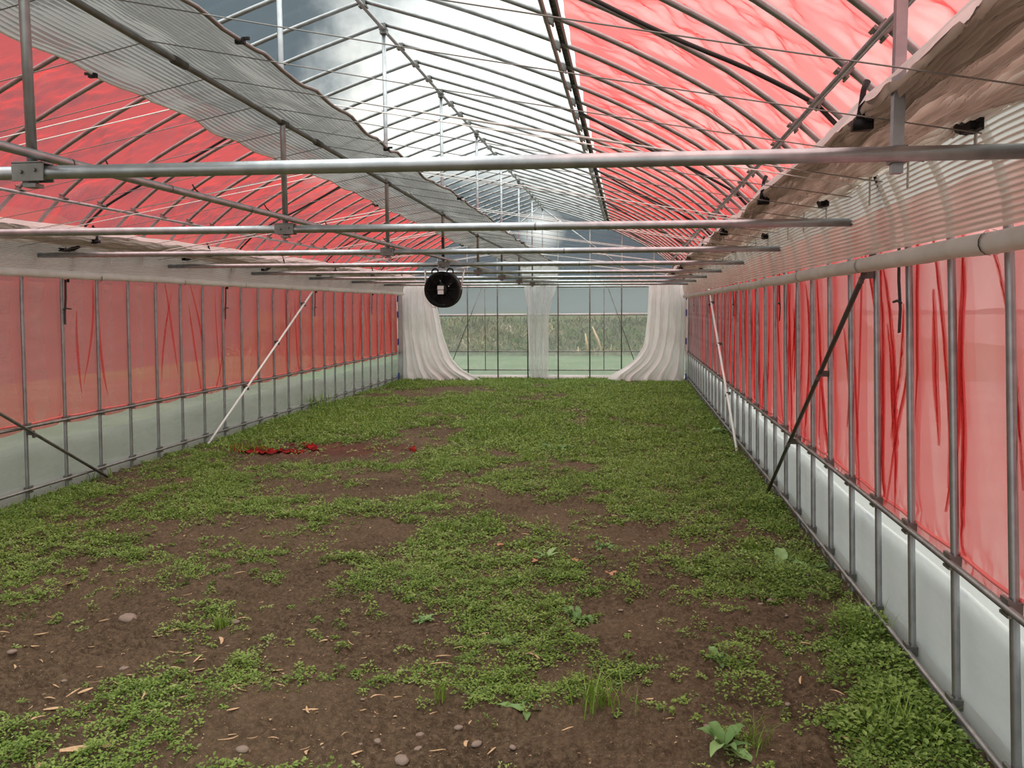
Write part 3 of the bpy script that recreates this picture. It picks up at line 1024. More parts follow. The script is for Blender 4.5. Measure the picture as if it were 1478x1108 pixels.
# ------------------------------------------------------------------ side curtains
def build_side_curtain(side):
    word = 'left' if side < 0 else 'right'
    y0, y1, ny = 0.8, YEND - 0.45, 430
    ys = np.linspace(y0, y1, ny)
    root = empty('side_curtain', (CX, 0, 0), '%s curtain gathered along the %s eaves with a rolled lower edge' %
                 ('white and beige' if side < 0 else 'beige striped', word), 'curtain')
    zr = 1.760 if side > 0 else 1.862
    # gathered top bundle
    nu = 150
    U = np.linspace(0, 1, nu)[:, None]
    e_in = (2.555 if side > 0 else 2.63) + 0.05 * (fbm(ys * 0.8, ys * 0, 91 + side, 3) - .5)
    D = e_in[None] + (2.90 - e_in[None]) * U
    zi = 2.140 if side > 0 else 2.150
    Z = zi + 0.02 * (fbm(ys * .9, ys * 0 + 3, 92 + side, 3)[None] - .5) * 2 - (zi - 2.105) * U ** 1.1
    Yg = np.repeat(ys[None], nu, 0)
    wob = fbm(Yg * 1.8, U * 5 + Yg * 0, 93 + side, 3) - .5
    wob2 = fbm(Yg * 4.5, U * 8 + Yg * 0, 94 + side, 3) - .5
    Z = Z + 0.0135 * np.sin(U * 2 * math.pi * 20 + wob * 20) + wob2 * 0.035
    # rounded inner edge
    Z = Z + (0.012 if side > 0 else 0.03) * np.exp(-(U / 0.06) ** 2)
    G1 = np.stack([side * D, Yg, Z], -1)
    MB().grid(G1).build('gathered_top', M['tan_gather'] if side > 0 else M['white_screen'], root, attr=(pleat_attr(nu, ny, 20) + wob * 3.2).ravel())
    # white folded back top layer, lying on the wires
    nu3 = 40
    U3 = np.linspace(0, 1, nu3)[:, None]
    D3 = e_in[None] - 0.01 + (0.11 if side > 0 else 0.24) * U3
    Z3 = zi + (0.022 if side > 0 else 0.045) + 0.05 * np.sin(U3 * math.pi) + (fbm(ys * 1.6, U3 * 4 + ys[None] * 0, 96 + side, 3) - .5) * 0.06
    MB().grid(np.stack([side * np.broadcast_to(D3, Z3.shape), np.repeat(ys[None], nu3, 0), Z3], -1)).build('upper_fold', M['drape'], root)
    # hanging drop
    nv = 110
    V = np.linspace(0, 1, nv)[:, None]
    kk = np.ones(15) / 15
    ztop = np.convolve(np.pad(Z[-1], 7, 'edge'), kk, 'valid')[None]
    Z[-1] = ztop[0]
    G1[-1, :, 2] = ztop[0]
    Zd = ztop + (zr + 0.03 - ztop) * V
    Yd = np.repeat(ys[None], nv, 0)
    wd = fbm(Yd * 1.3, V * 2 + Yd * 0, 97 + side, 3) - .5
    Dd = 2.90 + 0.05 * V + 0.0045 * np.sin(V * 2 * math.pi * 17 + wd * 3) + wd * 0.03 * V * (1 - V) * 4
    MB().grid(np.stack([side * Dd, Yd, Zd], -1)).build('hanging_drop', M['tan_screen'] if side > 0 else M['white_screen'], root,
                                                     attr=(np.repeat(V * 17, ny, 1) + wd * 1.1).ravel())
    # rolled tube
    zz = zr + 0.008 * (fbm(ys * 1.2, ys * 0, 98 + side, 3) - .5) * 2 - (0.014 if side > 0 else 0.0)
    ty = ys[::3]
    MB().tube(np.stack([np.full_like(ty, side * 2.955), ty, zz[::3]], 1), 0.036 + 0.003 * (fbm(ty * 4, ty * 0, 99) - .5) * 2, 14).build('rolled_edge', M['tube_cloth'], root)
    roll = [c for c in root.children if c.name.startswith('rolled_edge')][0]
    for k in range(0, 12):
        v = 2.95 + k * 1.5423
        if v < y1 - .3:
            MB().tube([(side * 2.955, v, zr - 0.012), (side * 2.955, v + 0.010, zr - 0.012)], 0.0405, 14, False).build('band', M['black'], roll)
    # short white straps over the fold
    for b in range(8):
        for q in (0.3, 0.95, 1.5):
            v = BEAMY[b] + q
            i = int(np.clip(np.searchsorted(ys, v), 0, ny - 1))
            p = G1[-1, i]
            MB().box(p + np.array((-side * 0.018, 0, -0.055)), (0.004, 0.018, 0.13)).build('tie_strap', M['tube_cloth'], root, smooth=False)
    # black clips
    hook_path = np.array([(0, 0, -0.03), (0.0, -0.006, 0.0), (0.002, -0.004, 0.03), (0.008, 0.004, 0.065), (0.020, 0.014, 0.092)])
    hook = MB().tube(hook_path * 1.1, np.array([.017, .012, .009, .009, .011]), 8).box((0.006, 0, -0.036), (0.058, 0.05, 0.030)).box((0.02, 0, -0.022), (0.012, 0.075, 0.012))
    flat = MB().box((0, 0, 0), (0.040, 0.085, 0.026)).box((0.0, -0.055, 0.010), (0.012, 0.05, 0.010)).box((0, -0.055, -0.010), (0.012, 0.05, 0.010)).tube([(0, 0.04, 0), (0.006, 0.11, 0.02), (0.016, 0.17, 0.04)], [0.016, 0.02, 0.014], 8)
    for b in range(8):
        c = BEAMY[b]
        yc = c + 0.36
        i = int(np.clip(np.searchsorted(ys, yc), 0, ny - 1))
        p = G1[0, i] + np.array((CX, 0, 0))
        which = 'nearest the camera' if b == 0 else '%s along from the camera' % ORD[b + 1]
        a = hook.build('hook_clip', M['black'], None, True, (p[0] + side * 0.005, yc, p[2] + 0.0))
        a.rotation_euler = (0, 0, 0 if side > 0 else math.pi)
        tag(a, 'black hook clip on the inner edge of the %s curtain, %s' % (word, which), 'clip', 'hook clips on the %s curtain' % word)
        yc = c + 0.28
        i = int(np.clip(np.searchsorted(ys, yc), 0, ny - 1))
        p = G1[int(nu * 0.88), i] + np.array((CX, 0, 0))
        a = flat.build('flat_clip', M['black'], None, False, (p[0] - side * 0.005, yc, p[2] - 0.030))
        tag(a, 'black flat clip under the outer fold of the %s curtain, %s' % (word, which), 'clip', 'flat clips on the %s curtain' % word)


build_side_curtain(1)
build_side_curtain(-1)


# ------------------------------------------------------------------ black straps along some hoops and down the posts
def build_straps():
    for side in (-1, 1):
        word = 'left' if side < 0 else 'right'
        for n, k in enumerate((3, 9, 15, 21, 27)):
            y = Y0 + STEP * k
            which = 'nearest the camera' if n == 0 else 'farthest from the camera' if n == 4 else '%s from the camera' % ORD[n + 1]
            e = empty('black_strap', (CX + side * HW, y, 0), 'black strap hung from the %s roof purlin down the wall, %s' % (word, which), 'strap', 'black straps on the %s side' % word)
            p = []
            for t in np.linspace(0, 1, 14):
                d = 1.42 + (2.66 - 1.42) * t
                p.append((side * (d - HW), 0.30 - 0.27 * t, z_at_d(d) - 0.025 - 0.07 * math.sin(t * math.pi)))
            for d, z in ((2.79, 2.29), (2.90, 2.12), (2.965, 1.95), (2.975, 1.80)):
                p.append((side * (d - HW), 0.0 + lean(side, z), z))
            MB().tube(p, 0.011, 7).build('band', M['black_band'], e)
            lz = lean(side, 1.6)
            q = [(side * -0.052, lz - 0.012, 1.82), (side * -0.050, lz - 0.018, 1.66), (side * -0.044, lz - 0.03, 1.54), (side * -0.050, lz - 0.045, 1.44)]
            b = MB()
            for i in range(3):
                a, c = np.array(q[i]), np.array(q[i + 1])
                m, v = (a + c) / 2, c - a
                L = np.linalg.norm(v)
                zt = v / L
                yt = np.array((0, 1, 0)) - zt * zt[1]
                yt /= np.linalg.norm(yt)
                xt = np.cross(yt, zt)
                b.box(m, (0.006, 0.026, L * 1.04), np.stack([xt, yt, zt], 1))
            tail = b.build('tail', M['black_band'], e, smooth=False)
            MB().tube([(side * -0.05, lz - 0.06, 1.565), (side * -0.052, lz - 0.01, 1.575), (side * -0.05, lz + 0.05, 1.57)], 0.006, 6).build('knot', M['black_band'], tail)


build_straps()


# ------------------------------------------------------------------ drapes at the back wall
def build_drape(name, label, ztop, edgeL, edgeR, y, folds, seed, mat, ybot=0.0):
    """edgeL / edgeR: lists of (z, x)"""
    nv, nu = 70, 130
    zs = np.linspace(ztop, 0.01, nv)
    eL = np.array(sorted(edgeL))
    eR = np.array(sorted(edgeR))
    xl = np.interp(zs, eL[:, 0], eL[:, 1])
    xr = np.interp(zs, eR[:, 0], eR[:, 1])
    k = np.ones(7) / 7
    xl = np.convolve(np.pad(xl, 3, 'edge'), k, 'valid')
    xr = np.convolve(np.pad(xr, 3, 'edge'), k, 'valid')
    U = np.linspace(0, 1, nu)[None]
    V = np.linspace(0, 1, nv)[:, None]
    X = xl[:, None] + (xr - xl)[:, None] * U
    nz = fbm(U * 4 + V * 0, V * 2.5 + U * 0, seed, 3) - .5
    Y = y - ybot * V ** 3 + 0.065 * np.sin(U * 2 * math.pi * folds + nz * 6) * (0.5 + 0.7 * V) + nz * 0.16 + 0.011 * np.sin(U * 2 * math.pi * folds * 2.7 + nz * 14)
    Y = np.minimum(Y, YEND - 0.03)
    Z = np.repeat(zs[:, None], nu, 1) + 0.02 * (fbm(U * 7, V * 0 + 3, seed + 4, 2) - .5) * (V > 0.96)
    Z = np.maximum(Z, 0.012)
    o = MB().grid(np.stack([X, Y, Z], -1)).build(name, M[mat])
    return tag(o, label, 'drape')


build_drape('end_drape', 'white cloth drape trailing on the ground at the left end of the back wall', 2.03,
            [(2.05, -4.90), (0.0, -4.90)], [(2.05, -4.15), (1.9, -4.15), (1.56, -4.08), (1.0, -3.97), (0.5, -3.78), (0.2, -3.50), (0.07, -3.15), (0.0, -3.05)],
            YEND - 0.30, 5.5, 61, 'drape', 0.22)
build_drape('end_drape', 'white cloth drape trailing on the ground at the right end of the back wall', 2.03,
            [(2.05, 0.40), (1.3, 0.37), (0.75, 0.30), (0.45, 0.12), (0.2, -0.22), (0.1, -0.48), (0.0, -0.44)], [(2.05, 1.16), (0, 1.12)],
            YEND - 0.30, 5.5, 67, 'drape', 0.25)
build_drape('end_drape', 'narrow thin white strip of cloth hanging at the middle of the back wall', 2.52,
            [(2.6, -2.34), (2.0, -2.24), (1.6, -2.18), (0, -2.12)], [(2.6, -1.50), (2.0, -1.52), (1.6, -1.66), (1.3, -1.71), (0, -1.72)],
            YEND - 0.14, 4.5, 71, 'thin_drape', 0.0)
for side in (-1, 1):
    w = 'left' if side < 0 else 'right'
    e = empty('corner_flap', (CX + side * (HW - 0.03), YEND - 0.08, 0), 'white plastic corner flap with blue clips at the %s end of the back wall' % w, 'flap')
    Yg, Zg = np.meshgrid(np.linspace(-0.75, 0.0, 14), np.linspace(0.0, 1.84, 20))
    MB().grid(np.stack([side * (0.0 - 0.02 * np.sin(Yg * 14)) + 0 * Zg, Yg, Zg], -1)).build('flap', M['apron'], e)
    MB().tube([(-side * 0.02, -0.75, 0.0), (-side * 0.02, -0.75, 1.84)], 0.009, 6).build('edge_bar', M['hem_white'], e)
    for z in (0.13, 0.85, 1.42, 1.75):
        MB().box((-side * 0.035, -0.75, z), (0.03, 0.03, 0.13)).build('clip', M['blue'], e, smooth=False)

# aprons outside the skirts
for side in (-1, 1):
    w = 'left' if side < 0 else 'right'
    x = CX + side * (HW + 0.095)
    e = empty('skirt_apron', (x, 0, 0), 'grey film apron outside the foot of the %s wall' % w, 'apron')
    yy = np.linspace(0.5, YEND - 0.1, 200)
    Yg, Zg = np.meshgrid(yy, np.linspace(-0.03, 0.435, 8))
    Zt = Zg + 0.012 * np.sin(Yg * 2.1) * (Zg > 0.3)
    MB().grid(np.stack([side * 0.012 * np.sin(Yg * 3 + Zg * 4), Yg, Zt], -1)).build('sheet', M['apron'] if side > 0 else M['apron_left'], e)
    if side > 0:
        MB().tube(np.stack([np.full_like(yy, 0.0), yy, 0.435 + 0.012 * np.sin(yy * 2.1)], 1), 0.011, 7).build('hem', M['hem_white'], e)
        for v in (2.95, 3.55, 4.9, 6.2, 7.8):
            MB().box((-0.012, v, 0.435 + 0.012 * math.sin(v * 2.1)), (0.006, 0.10, 0.016)).build('blue_mark', M['blue'], e, smooth=False)


# ------------------------------------------------------------------ fan
def build_fan():
    y = BEAMY[3] - 0.09
    c = (-1.826, y, 1.735)
    f = empty('circulation_fan', c, 'black round circulation fan hanging under a cross beam', 'fan')
    R = 0.172
    ang = np.linspace(0, 2 * math.pi, 49)
    # drum
    prof = [(R - 0.018, -0.075), (R, -0.08), (R + 0.006, -0.07), (R, -0.05), (R, 0.05), (R + 0.006, 0.07), (R, 0.08), (R - 0.018, 0.075), (R - 0.014, 0.0)]
    G = np.array([[(r * math.cos(a), yy, r * math.sin(a)) for a in ang[:-1]] for r, yy in prof + prof[:1]])
    drum = MB().grid(G, True).build('drum', M['black'], f)
    # guard: rings and spokes as one grille
    g = MB()
    for i in range(10):
        r = 0.075 + i * 0.0098
        g.tube([(r * math.cos(a), -0.080 - 0.012 * (1 - r / R), r * math.sin(a)) for a in ang], 0.0015, 5, False)
    for k in range(8):
        a = k * math.pi / 4
        g.tube([(0.05 * math.cos(a), -0.090, 0.05 * math.sin(a)), (R * math.cos(a), -0.078, R * math.sin(a))], 0.0028, 5)
    g.build('guard', M['black'], f)
    # motor
    prof = [(0.0, -0.092), (0.05, -0.092), (0.056, -0.086), (0.056, 0.03), (0.0, 0.03)]
    G = np.array([[(r * math.cos(a), yy, r * math.sin(a)) for a in ang[:-1]] for r, yy in prof])
    motor = MB().grid(G, True).build('motor', M['black'], f)
    MB().box((-0.008, -0.0945, 0.018), (0.062, 0.003, 0.036)).build('label_plate', M['label_white'], motor, smooth=False)
    MB().box((-0.008, -0.0945, -0.026), (0.058, 0.003, 0.040)).build('label_plate', M['label_white'], motor, smooth=False)
    # blades
    for k in range(5):
        a0 = k * 2 * math.pi / 5
        rows = []
        for r in np.linspace(0.05, 0.148, 7):
            hw = 0.60 * (0.75 + 0.5 * r / 0.15)
            rows.append([(r * math.cos(a0 + s * hw), 0.0 + s * 0.035, r * math.sin(a0 + s * hw)) for s in np.linspace(-1, 1, 7)])
        MB().grid(np.array(rows)).build('blade', M['black'], f)
    g = MB()
    for i in range(22):
        r = 0.058 + i * 0.0052
        g.tube([(r * math.cos(a), 0.070, r * math.sin(a)) for a in ang], 0.0022, 4, False)
    g.build('rear_grille', M['black'], f)
    # bracket under the beam, side arms, handles
    zt = beam_z(-1.826) - 1.735 - 0.055
    bar = MB().box((0.015, 0.0, zt), (0.40, 0.03, 0.022))
    bar.build('bracket_bar', M['steel'], f, smooth=False)
    for s in (-1, 1):
        MB().tube([(s * 0.196 + 0.015, 0.0, zt), (s * 0.185 + 0.006, 0.0, 0.09), (s * 0.176, 0.0, 0.0)], 0.0085, 8).build('side_arm', M['white_paint'], f)
        h = [(s * 0.075 + 0.032 * math.cos(a) , -0.03, R - 0.006 + 0.040 * math.sin(a)) for a in np.linspace(-0.2, math.pi + 0.2, 14)]
        MB().tube(h, 0.007, 7).build('handle', M['black'], drum)
    for s in (-1, 1):
        MB().tube([(s * 0.05, 0.0, zt), (s * 0.05, 0.06, zt + 0.05), (s * 0.05, 0.09, zt + 0.08)], 0.006, 6).build('hanger', M['steel_dull'], f)
    cab = [(-0.172, -0.05, 0.01), (-0.178, -0.07, -0.05), (-0.150, -0.09, -0.12), (-0.10, -0.09, -0.165), (-0.06, -0.07, -0.178)]
    MB().tube(cab, 0.0045, 6).build('cable', M['label_white'], f)
    o = MB().tube([(CX + 0.0, BEAMY[3] - 0.02, 2.25), (CX + 0.004, BEAMY[3] - 0.022, 2.15), (CX, BEAMY[3] - 0.02, 2.03)], 0.014, 8).build('power_lead', M['black_band'])
    tag(o, 'black power lead taped to the king post above the fan', 'cable')


build_fan()


# ------------------------------------------------------------------ weeds (uncountable carpet)
def leaves_mesh(P, az, pitch, size, ratio, fold=0.25):
    """N little leaves: six vertices and two quads each"""
    n = len(P)
    dirv = np.stack([np.cos(az) * np.cos(pitch), np.sin(az) * np.cos(pitch), np.sin(pitch)], 1)
    side = np.stack([-np.sin(az), np.cos(az), np.zeros(n)], 1)
    up = np.cross(dirv, side)
    L = size[:, None]
    W = (size * ratio)[:, None]
    lift = up * (W * fold)
    base = P
    tip = P + dirv * L
    l1 = P + dirv * L * 0.30 + side * W * 0.48 + lift
    l2 = P + dirv * L * 0.72 + side * W * 0.42 + lift
    r1 = P + dirv * L * 0.30 - side * W * 0.48 + lift
    r2 = P + dirv * L * 0.72 - side * W * 0.42 + lift
    V = np.stack([base, l1, l2, tip, r2, r1], 1).reshape(-1, 3)
    b = (np.arange(n) * 6)[:, None]
    q = np.concatenate([b + np.array([[0, 3, 2, 1]]), b + np.array([[0, 5, 4, 3]])])
    return V, q


def blades_mesh(P, az, lean_, h, w):
    n = len(P)
    out = np.stack([np.cos(az), np.sin(az), np.zeros(n)], 1)
    side = np.stack([-np.sin(az), np.cos(az), np.zeros(n)], 1)
    up = np.array([[0, 0, 1.0]])
    H, W, Ln = h[:, None], w[:, None], lean_[:, None]
    rows = []
    for t, ww in ((0, 1.0), (0.45, 0.85), (0.8, 0.5)):
        c = P + up * H * (t - 0.25 * Ln * t * t) + out * H * Ln * t * t
        rows += [c - side * W * ww / 2, c + side * W * ww / 2]
    rows.append(P + up * H * (1 - 0.30 * Ln) + out * H * Ln)
    V = np.stack(rows, 1).reshape(-1, 3)
    b = (np.arange(n) * 7)[:, None]
    q = np.concatenate([b + np.array([[0, 1, 3, 2]]), b + np.array([[2, 3, 5, 4]])])
    t = b + np.array([[4, 5, 6]])
    return V, q, t


def clumps(n, y0, y1, thr=0.5, soft=0.35, power=1.0, stray=0.0):
    x = RNG.uniform(XL + 0.02, XR - 0.02, n)
    y = y0 + (y1 - y0) * RNG.uniform(0, 1, n) ** power
    c = cover(x, y)
    keep = RNG.uniform(0, 1, n) < np.maximum(np.clip((c - thr) / soft + 0.5, 0, 1), stray * np.clip((c + 0.5) * 2, 0, 1))
    return x[keep], y[keep], c[keep]


def build_weeds():
    b = MB()
    T = []
    for (n, y0, y1, m, size, rad) in ((17000, 1.6, 5.2, 26, 0.0135, 0.050), (16000, 5.2, 9.0, 16, 0.0175, 0.062), (22000, 9.0, YEND - 0.1, 9, 0.028, 0.085)):
        x, y, c = clumps(n, y0, y1, 0.5, 0.42, 1.0, 0.10)
        k = len(x)
        s = (0.35 + 1.05 * RNG.uniform(size=k)) * np.clip(0.7 + c * 0.35, 0.6, 1.35)
        r = np.sqrt(RNG.uniform(0, 1, (k, m)))
        a = RNG.uniform(0, 2 * math.pi, (k, m))
        px = (x[:, None] + rad * s[:, None] * r * np.cos(a)).ravel()
        py = (y[:, None] + rad * s[:, None] * r * np.sin(a)).ravel()
        hh = (0.004 + 0.032 * (1 - r * r) * s[:, None] * RNG.uniform(0.2, 1.0, (k, m))).ravel()
        ok = (px > XL + 0.015) & (px < XR - 0.015) & (py < YEND - 0.05)
        px, py, hh = px[ok], py[ok], hh[ok]
        P = np.stack([px, py, soil_h(px, py) + hh], 1)
        N = len(P)
        az = a.ravel()[ok] + RNG.normal(0, 0.9, N)
        V, q = leaves_mesh(P, az, RNG.normal(0.15, 0.35, N), size * RNG.uniform(0.65, 1.35, N), RNG.uniform(0.45, 0.75, N))
        tone = np.repeat(np.repeat(RNG.uniform(0.0, 1.0, k), m)[ok] * 0.55 + 0.25 * fbm(px * 1.5, py * 1.5, 3) + RNG.uniform(0, 0.35, N), 6)
        b.add(V, q)
        T.append(tone)
    o = b.build('weed_carpet', M['weed'], smooth=False, attr=np.concatenate(T))
    tag(o, 'low green chickweed growing in patches over the soil', 'weeds', None, 'stuff')
    # grass
    b = MB()
    T = []
    for (n, y0, y1, m, h, w, thr) in ((800, 1.6, 5.5, 9, 0.065, 0.0038, 0.85), (4500, 5.5, 10, 9, 0.06, 0.005, 0.72), (12000, 10, YEND - 0.08, 8, 0.06, 0.009, 0.66)):
        x, y, c = clumps(n, y0, y1, thr, 0.4)
        k = len(x)
        px = (x[:, None] + RNG.normal(0, 0.03, (k, m))).ravel()
        py = (y[:, None] + RNG.normal(0, 0.03, (k, m))).ravel()
        ok = (px > XL + 0.03) & (px < XR - 0.03) & (py < YEND - 0.08)
        px, py = px[ok], py[ok]
        N = len(px)
        P = np.stack([px, py, soil_h(px, py) - 0.003], 1)
        V, q, t = blades_mesh(P, RNG.uniform(0, 2 * math.pi, N), RNG.uniform(0.2, 1.1, N), h * RNG.uniform(0.4, 1.4, N), w * RNG.uniform(0.7, 1.3, N))
        b.add(V, q, t)
        T.append(np.repeat(RNG.uniform(0, 1, N) * 0.6 + 0.3 * np.repeat(RNG.uniform(0, 1, k), m)[ok] + 0.05 + 0.5 * (fbm(px * 1.1, py * 0.8, 55) - 0.5), 7))
    tag(b.build('grass_cover', M['grass'], smooth=False, attr=np.concatenate(T)), 'short bright grass growing thickly towards the back wall', 'grass', None, 'stuff')
    # litter: tiny straw bits and crumbs
    n = 20000
    x = RNG.uniform(XL + 0.05, XR - 0.05, n)
    y = 1.6 + (12 - 1.6) * RNG.uniform(0, 1, n) ** 1.7
    P = np.stack([x, y, soil_h(x, y) + 0.003], 1)
    V, q = leaves_mesh(P, RNG.uniform(0, 6.28, n), RNG.normal(0, 0.15, n), 0.004 + 0.016 * RNG.uniform(0, 1, n) ** 3 * np.clip(y / 4, .8, 2), RNG.uniform(0.2, 0.8, n))
    tag(MB().add(V, q).build('straw_litter', M['litter'], smooth=False, attr=np.repeat(RNG.uniform(0, 1, n), 6)), 'tiny bits of straw and crumbs scattered over the soil', 'litter', None, 'stuff')


build_weeds()


def ground_z(x, y):
    return float(soil_h(np.array([x]), np.array([y]))[0])


# ------------------------------------------------------------------ single plants
def big_leaf(L, W, az, rise, droop, wave, seed):
    r = random.Random(seed)
    n, m = 12, 5
    G = np.zeros((n, m, 3))
    for i in range(n):
        t = i / (n - 1)
        wd = W * (0.06 + math.sin(math.pi * min(1, t * 0.92 + 0.08)) ** 0.8) * (1 - 0.25 * t)
        if t < 0.18:
            wd = W * 0.09
        cx = L * t * math.cos(rise) 
        cz = L * (math.sin(rise) * t - droop * t * t)
        for j in range(m):
            s = j / (m - 1) * 2 - 1
            zz = cz + abs(s) * wd * 0.22 + wave * math.sin(t * 14 + s * 2) * abs(s) * wd
            lx, ly = cx, s * wd / 2
            G[i, j] = (lx * math.cos(az) - ly * math.sin(az), lx * math.sin(az) + ly * math.cos(az), zz)
    return G


def plant(name, px, py, label, cat, n, L, W, rise=(0.3, 1.0), droop=0.5, wave=0.1, seed=1, lobes=False, group=None):
    x, y = at_ground(px, py)
    r = random.Random(seed)
    e = empty(name, (x, y, ground_z(x, y)), label, cat, group)
    for k in range(n):
        az = 2 * math.pi * k / n + r.uniform(-0.35, 0.35)
        s = r.uniform(0.65, 1.15)
        G = big_leaf(L * s, W * s, az, r.uniform(*rise), droop * r.uniform(0.6, 1.2), wave, seed * 31 + k)
        o = MB().grid(G)
        o.build('leaf', M['broad'], e, attr=np.full(G.shape[0] * G.shape[1], r.uniform(0.1, 0.95)))
    return e


plant('dock_plant', 1035, 950, 'broad-leaved weed with rounded glossy leaves on bare soil before the right wall', 'plant', 8, 0.115, 0.045, (0.3, 1.1), 0.45, 0.12, 3)
plant('dock_plant', 1045, 1085, 'large broad-leaved weed with long upright leaf on soil at the bottom edge', 'plant', 10, 0.165, 0.045, (0.15, 1.25), 0.5, 0.10, 4)
plant('dock_plant', 718, 930, 'pale broad-leaved weed among low chickweed in the middle foreground', 'plant', 7, 0.11, 0.055, (0.2, 0.6), 0.4, 0.1, 5)
plant('dock_plant', 760, 1022, 'flat grey-green leaves of a weed lying on soil in the foreground', 'plant', 4, 0.12, 0.042, (0.05, 0.25), 0.1, 0.1, 6)
plant('thistle_rosette', 835, 890, 'bright green jagged thistle rosette in the middle of the soil', 'plant', 22, 0.125, 0.026, (0.15, 0.9), 0.35, 0.45, 8)
plant('thistle_rosette', 872, 793, 'small light green rosette beyond the jagged thistle', 'plant', 11, 0.10, 0.022, (0.2, 0.7), 0.3, 0.5, 9)
plant('dock_plant', 1130, 815, 'grey-green broad leaves by the right wall under the dark brace', 'plant', 7, 0.16, 0.075, (0.2, 0.7), 0.4, 0.1, 10)
plant('dock_plant', 1170, 822, 'second grey-green broad leaved weed closest to the right wall rail', 'plant', 6, 0.14, 0.065, (0.2, 0.7), 0.4, 0.1, 11)
plant('dock_plant', 800, 648, 'pale flat-leaved weed patch far off in the middle of the grass', 'plant', 9, 0.24, 0.10, (0.1, 0.4), 0.2, 0.1, 12)
plant('dock_plant', 1048, 626, 'pale broad leaves beside the foot of the white brace at the right wall', 'plant', 7, 0.26, 0.11, (0.15, 0.6), 0.3, 0.1, 13)
plant('dock_plant', 612, 895, 'small blue-green weed at the left of the chickweed patch', 'plant', 7, 0.07, 0.032, (0.2, 0.8), 0.3, 0.15, 14)
plant('dock_plant', 790, 808, 'single bright lance-leaved weed among chickweed behind the thistle', 'plant', 4, 0.15, 0.035, (0.2, 0.7), 0.3, 0.05, 15)


def tuft(px, py, label, n, h, w, spread, seed):
    x, y = at_ground(px, py)
    rg = np.random.default_rng(seed)
    P = np.stack([rg.normal(0, spread, n), rg.normal(0, spread, n), np.full(n, -0.004)], 1)
    V, q, t = blades_mesh(P, rg.uniform(0, 6.28, n), rg.uniform(0.2, 1.0, n), h * rg.uniform(0.5, 1.2, n), w * rg.uniform(0.7, 1.2, n))
    o = MB().add(V, q, t).build('grass_tuft', M['grass'], None, False, (x, y, ground_z(x, y)), attr=np.repeat(rg.uniform(0.25, 0.8, n), 7))
    tag(o, label, 'grass tuft')


tuft(320, 905, 'bright grass tuft standing alone on bare soil at the left', 60, 0.10, 0.004, 0.025, 1)
tuft(635, 1010, 'grass tuft with one tall blade beside a straw piece in the foreground', 26, 0.12, 0.005, 0.02, 2)
tuft(860, 1030, 'loose arching grass tuft at the lower middle', 34, 0.20, 0.006, 0.045, 3)
tuft(880, 1015, 'dense grass tuft inside the dark chickweed clump at the lower middle', 40, 0.13, 0.005, 0.05, 4)
tuft(1250, 925, 'dark grass tuft at the foot of the right wall, farther one', 90, 0.16, 0.005, 0.07, 5)
tuft(1300, 1065, 'dark grass tuft at the foot of the right wall, nearer one', 80, 0.16, 0.005, 0.07, 6)
tuft(1095, 1085, 'grass tuft beside the large broad-leaved weed at the bottom edge', 40, 0.12, 0.004, 0.04, 7)
tuft(450, 590, 'tall bright grass tuft along the left wall beyond the white brace', 140, 0.30, 0.012, 0.16, 8)
tuft(350, 650, 'grass tuft around the foot of the left white brace', 110, 0.20, 0.010, 0.16, 9)
tuft(130, 690, 'grass tuft at the left wall by the foot of the grey brace', 110, 0.15, 0.008, 0.14, 10)


def bush(px, py, label, n, rad, hgt, leaf, seed):
    x, y = at_ground(px, py)
    rg = np.random.default_rng(seed)
    r = np.sqrt(rg.uniform(0, 1, n))
    a = rg.uniform(0, 6.283, n)
    h = hgt * (1 - r ** 2) * rg.uniform(0.25, 1.0, n) + 0.012 + 0.25 * hgt * rg.uniform(0, 1, n)
    P = np.stack([rad * r * np.cos(a), 1.35 * rad * r * np.sin(a), h], 1)
    P[:, 0] = np.minimum(P[:, 0], XR - 0.03 - x)
    V, q = leaves_mesh(P, a + rg.normal(0, 0.8, n), rg.normal(0.1, 0.4, n), leaf * rg.uniform(0.6, 1.3, n), rg.uniform(0.5, 0.8, n))
    t = np.repeat(np.clip(0.12 + 0.45 * rg.uniform(0, 1, n) + 0.25 * h / hgt, 0, 1), 6)
    m = max(10, n // 18)
    b = MB().add(V, q)
    for k in range(m):
        i = rg.integers(0, n)
        b.tube([(P[i, 0] * 0.6, P[i, 1] * 0.6, -0.01), (P[i, 0] * 0.85, P[i, 1] * 0.85, P[i, 2] * 0.6), tuple(P[i])], 0.0012, 4, False)
    t = np.r_[t, np.full(b.n - len(t), 0.25)]
    o = b.build('weed_clump', M['weed'], None, False, (x, y, ground_z(x, y)), attr=t)
    tag(o, label, 'weed clump')


bush(1248, 925, 'leafy dark green weed clump at the right wall, farther of the large ones', 700, 0.17, 0.10, 0.020, 1)
bush(1275, 985, 'largest leafy dark green weed clump at the foot of the right wall', 1100, 0.22, 0.12, 0.021, 2)
bush(1300, 1040, 'leafy green weed clump at the right wall just before the frame edge', 800, 0.18, 0.09, 0.022, 3)
bush(1345, 1088, 'leafy green weed clump by the right wall rail in the bottom corner', 500, 0.14, 0.09, 0.022, 4)
bush(1255, 1075, 'round-leaved low weed clump left of the corner clump', 420, 0.13, 0.05, 0.023, 5)
bush(1150, 845, 'leafy weed clump under the grey-green broad leaves by the right wall', 700, 0.22, 0.08, 0.019, 6)
bush(1085, 830, 'low leafy weed clump left of the grey-green broad leaves', 600, 0.24, 0.06, 0.018, 7)
bush(1105, 735, 'leafy weed clump where the dark brace meets the ground', 640, 0.17, 0.09, 0.022, 21)
bush(1060, 960, 'low weed clump beside the rounded broad-leaved weed', 260, 0.10, 0.05, 0.016, 9)
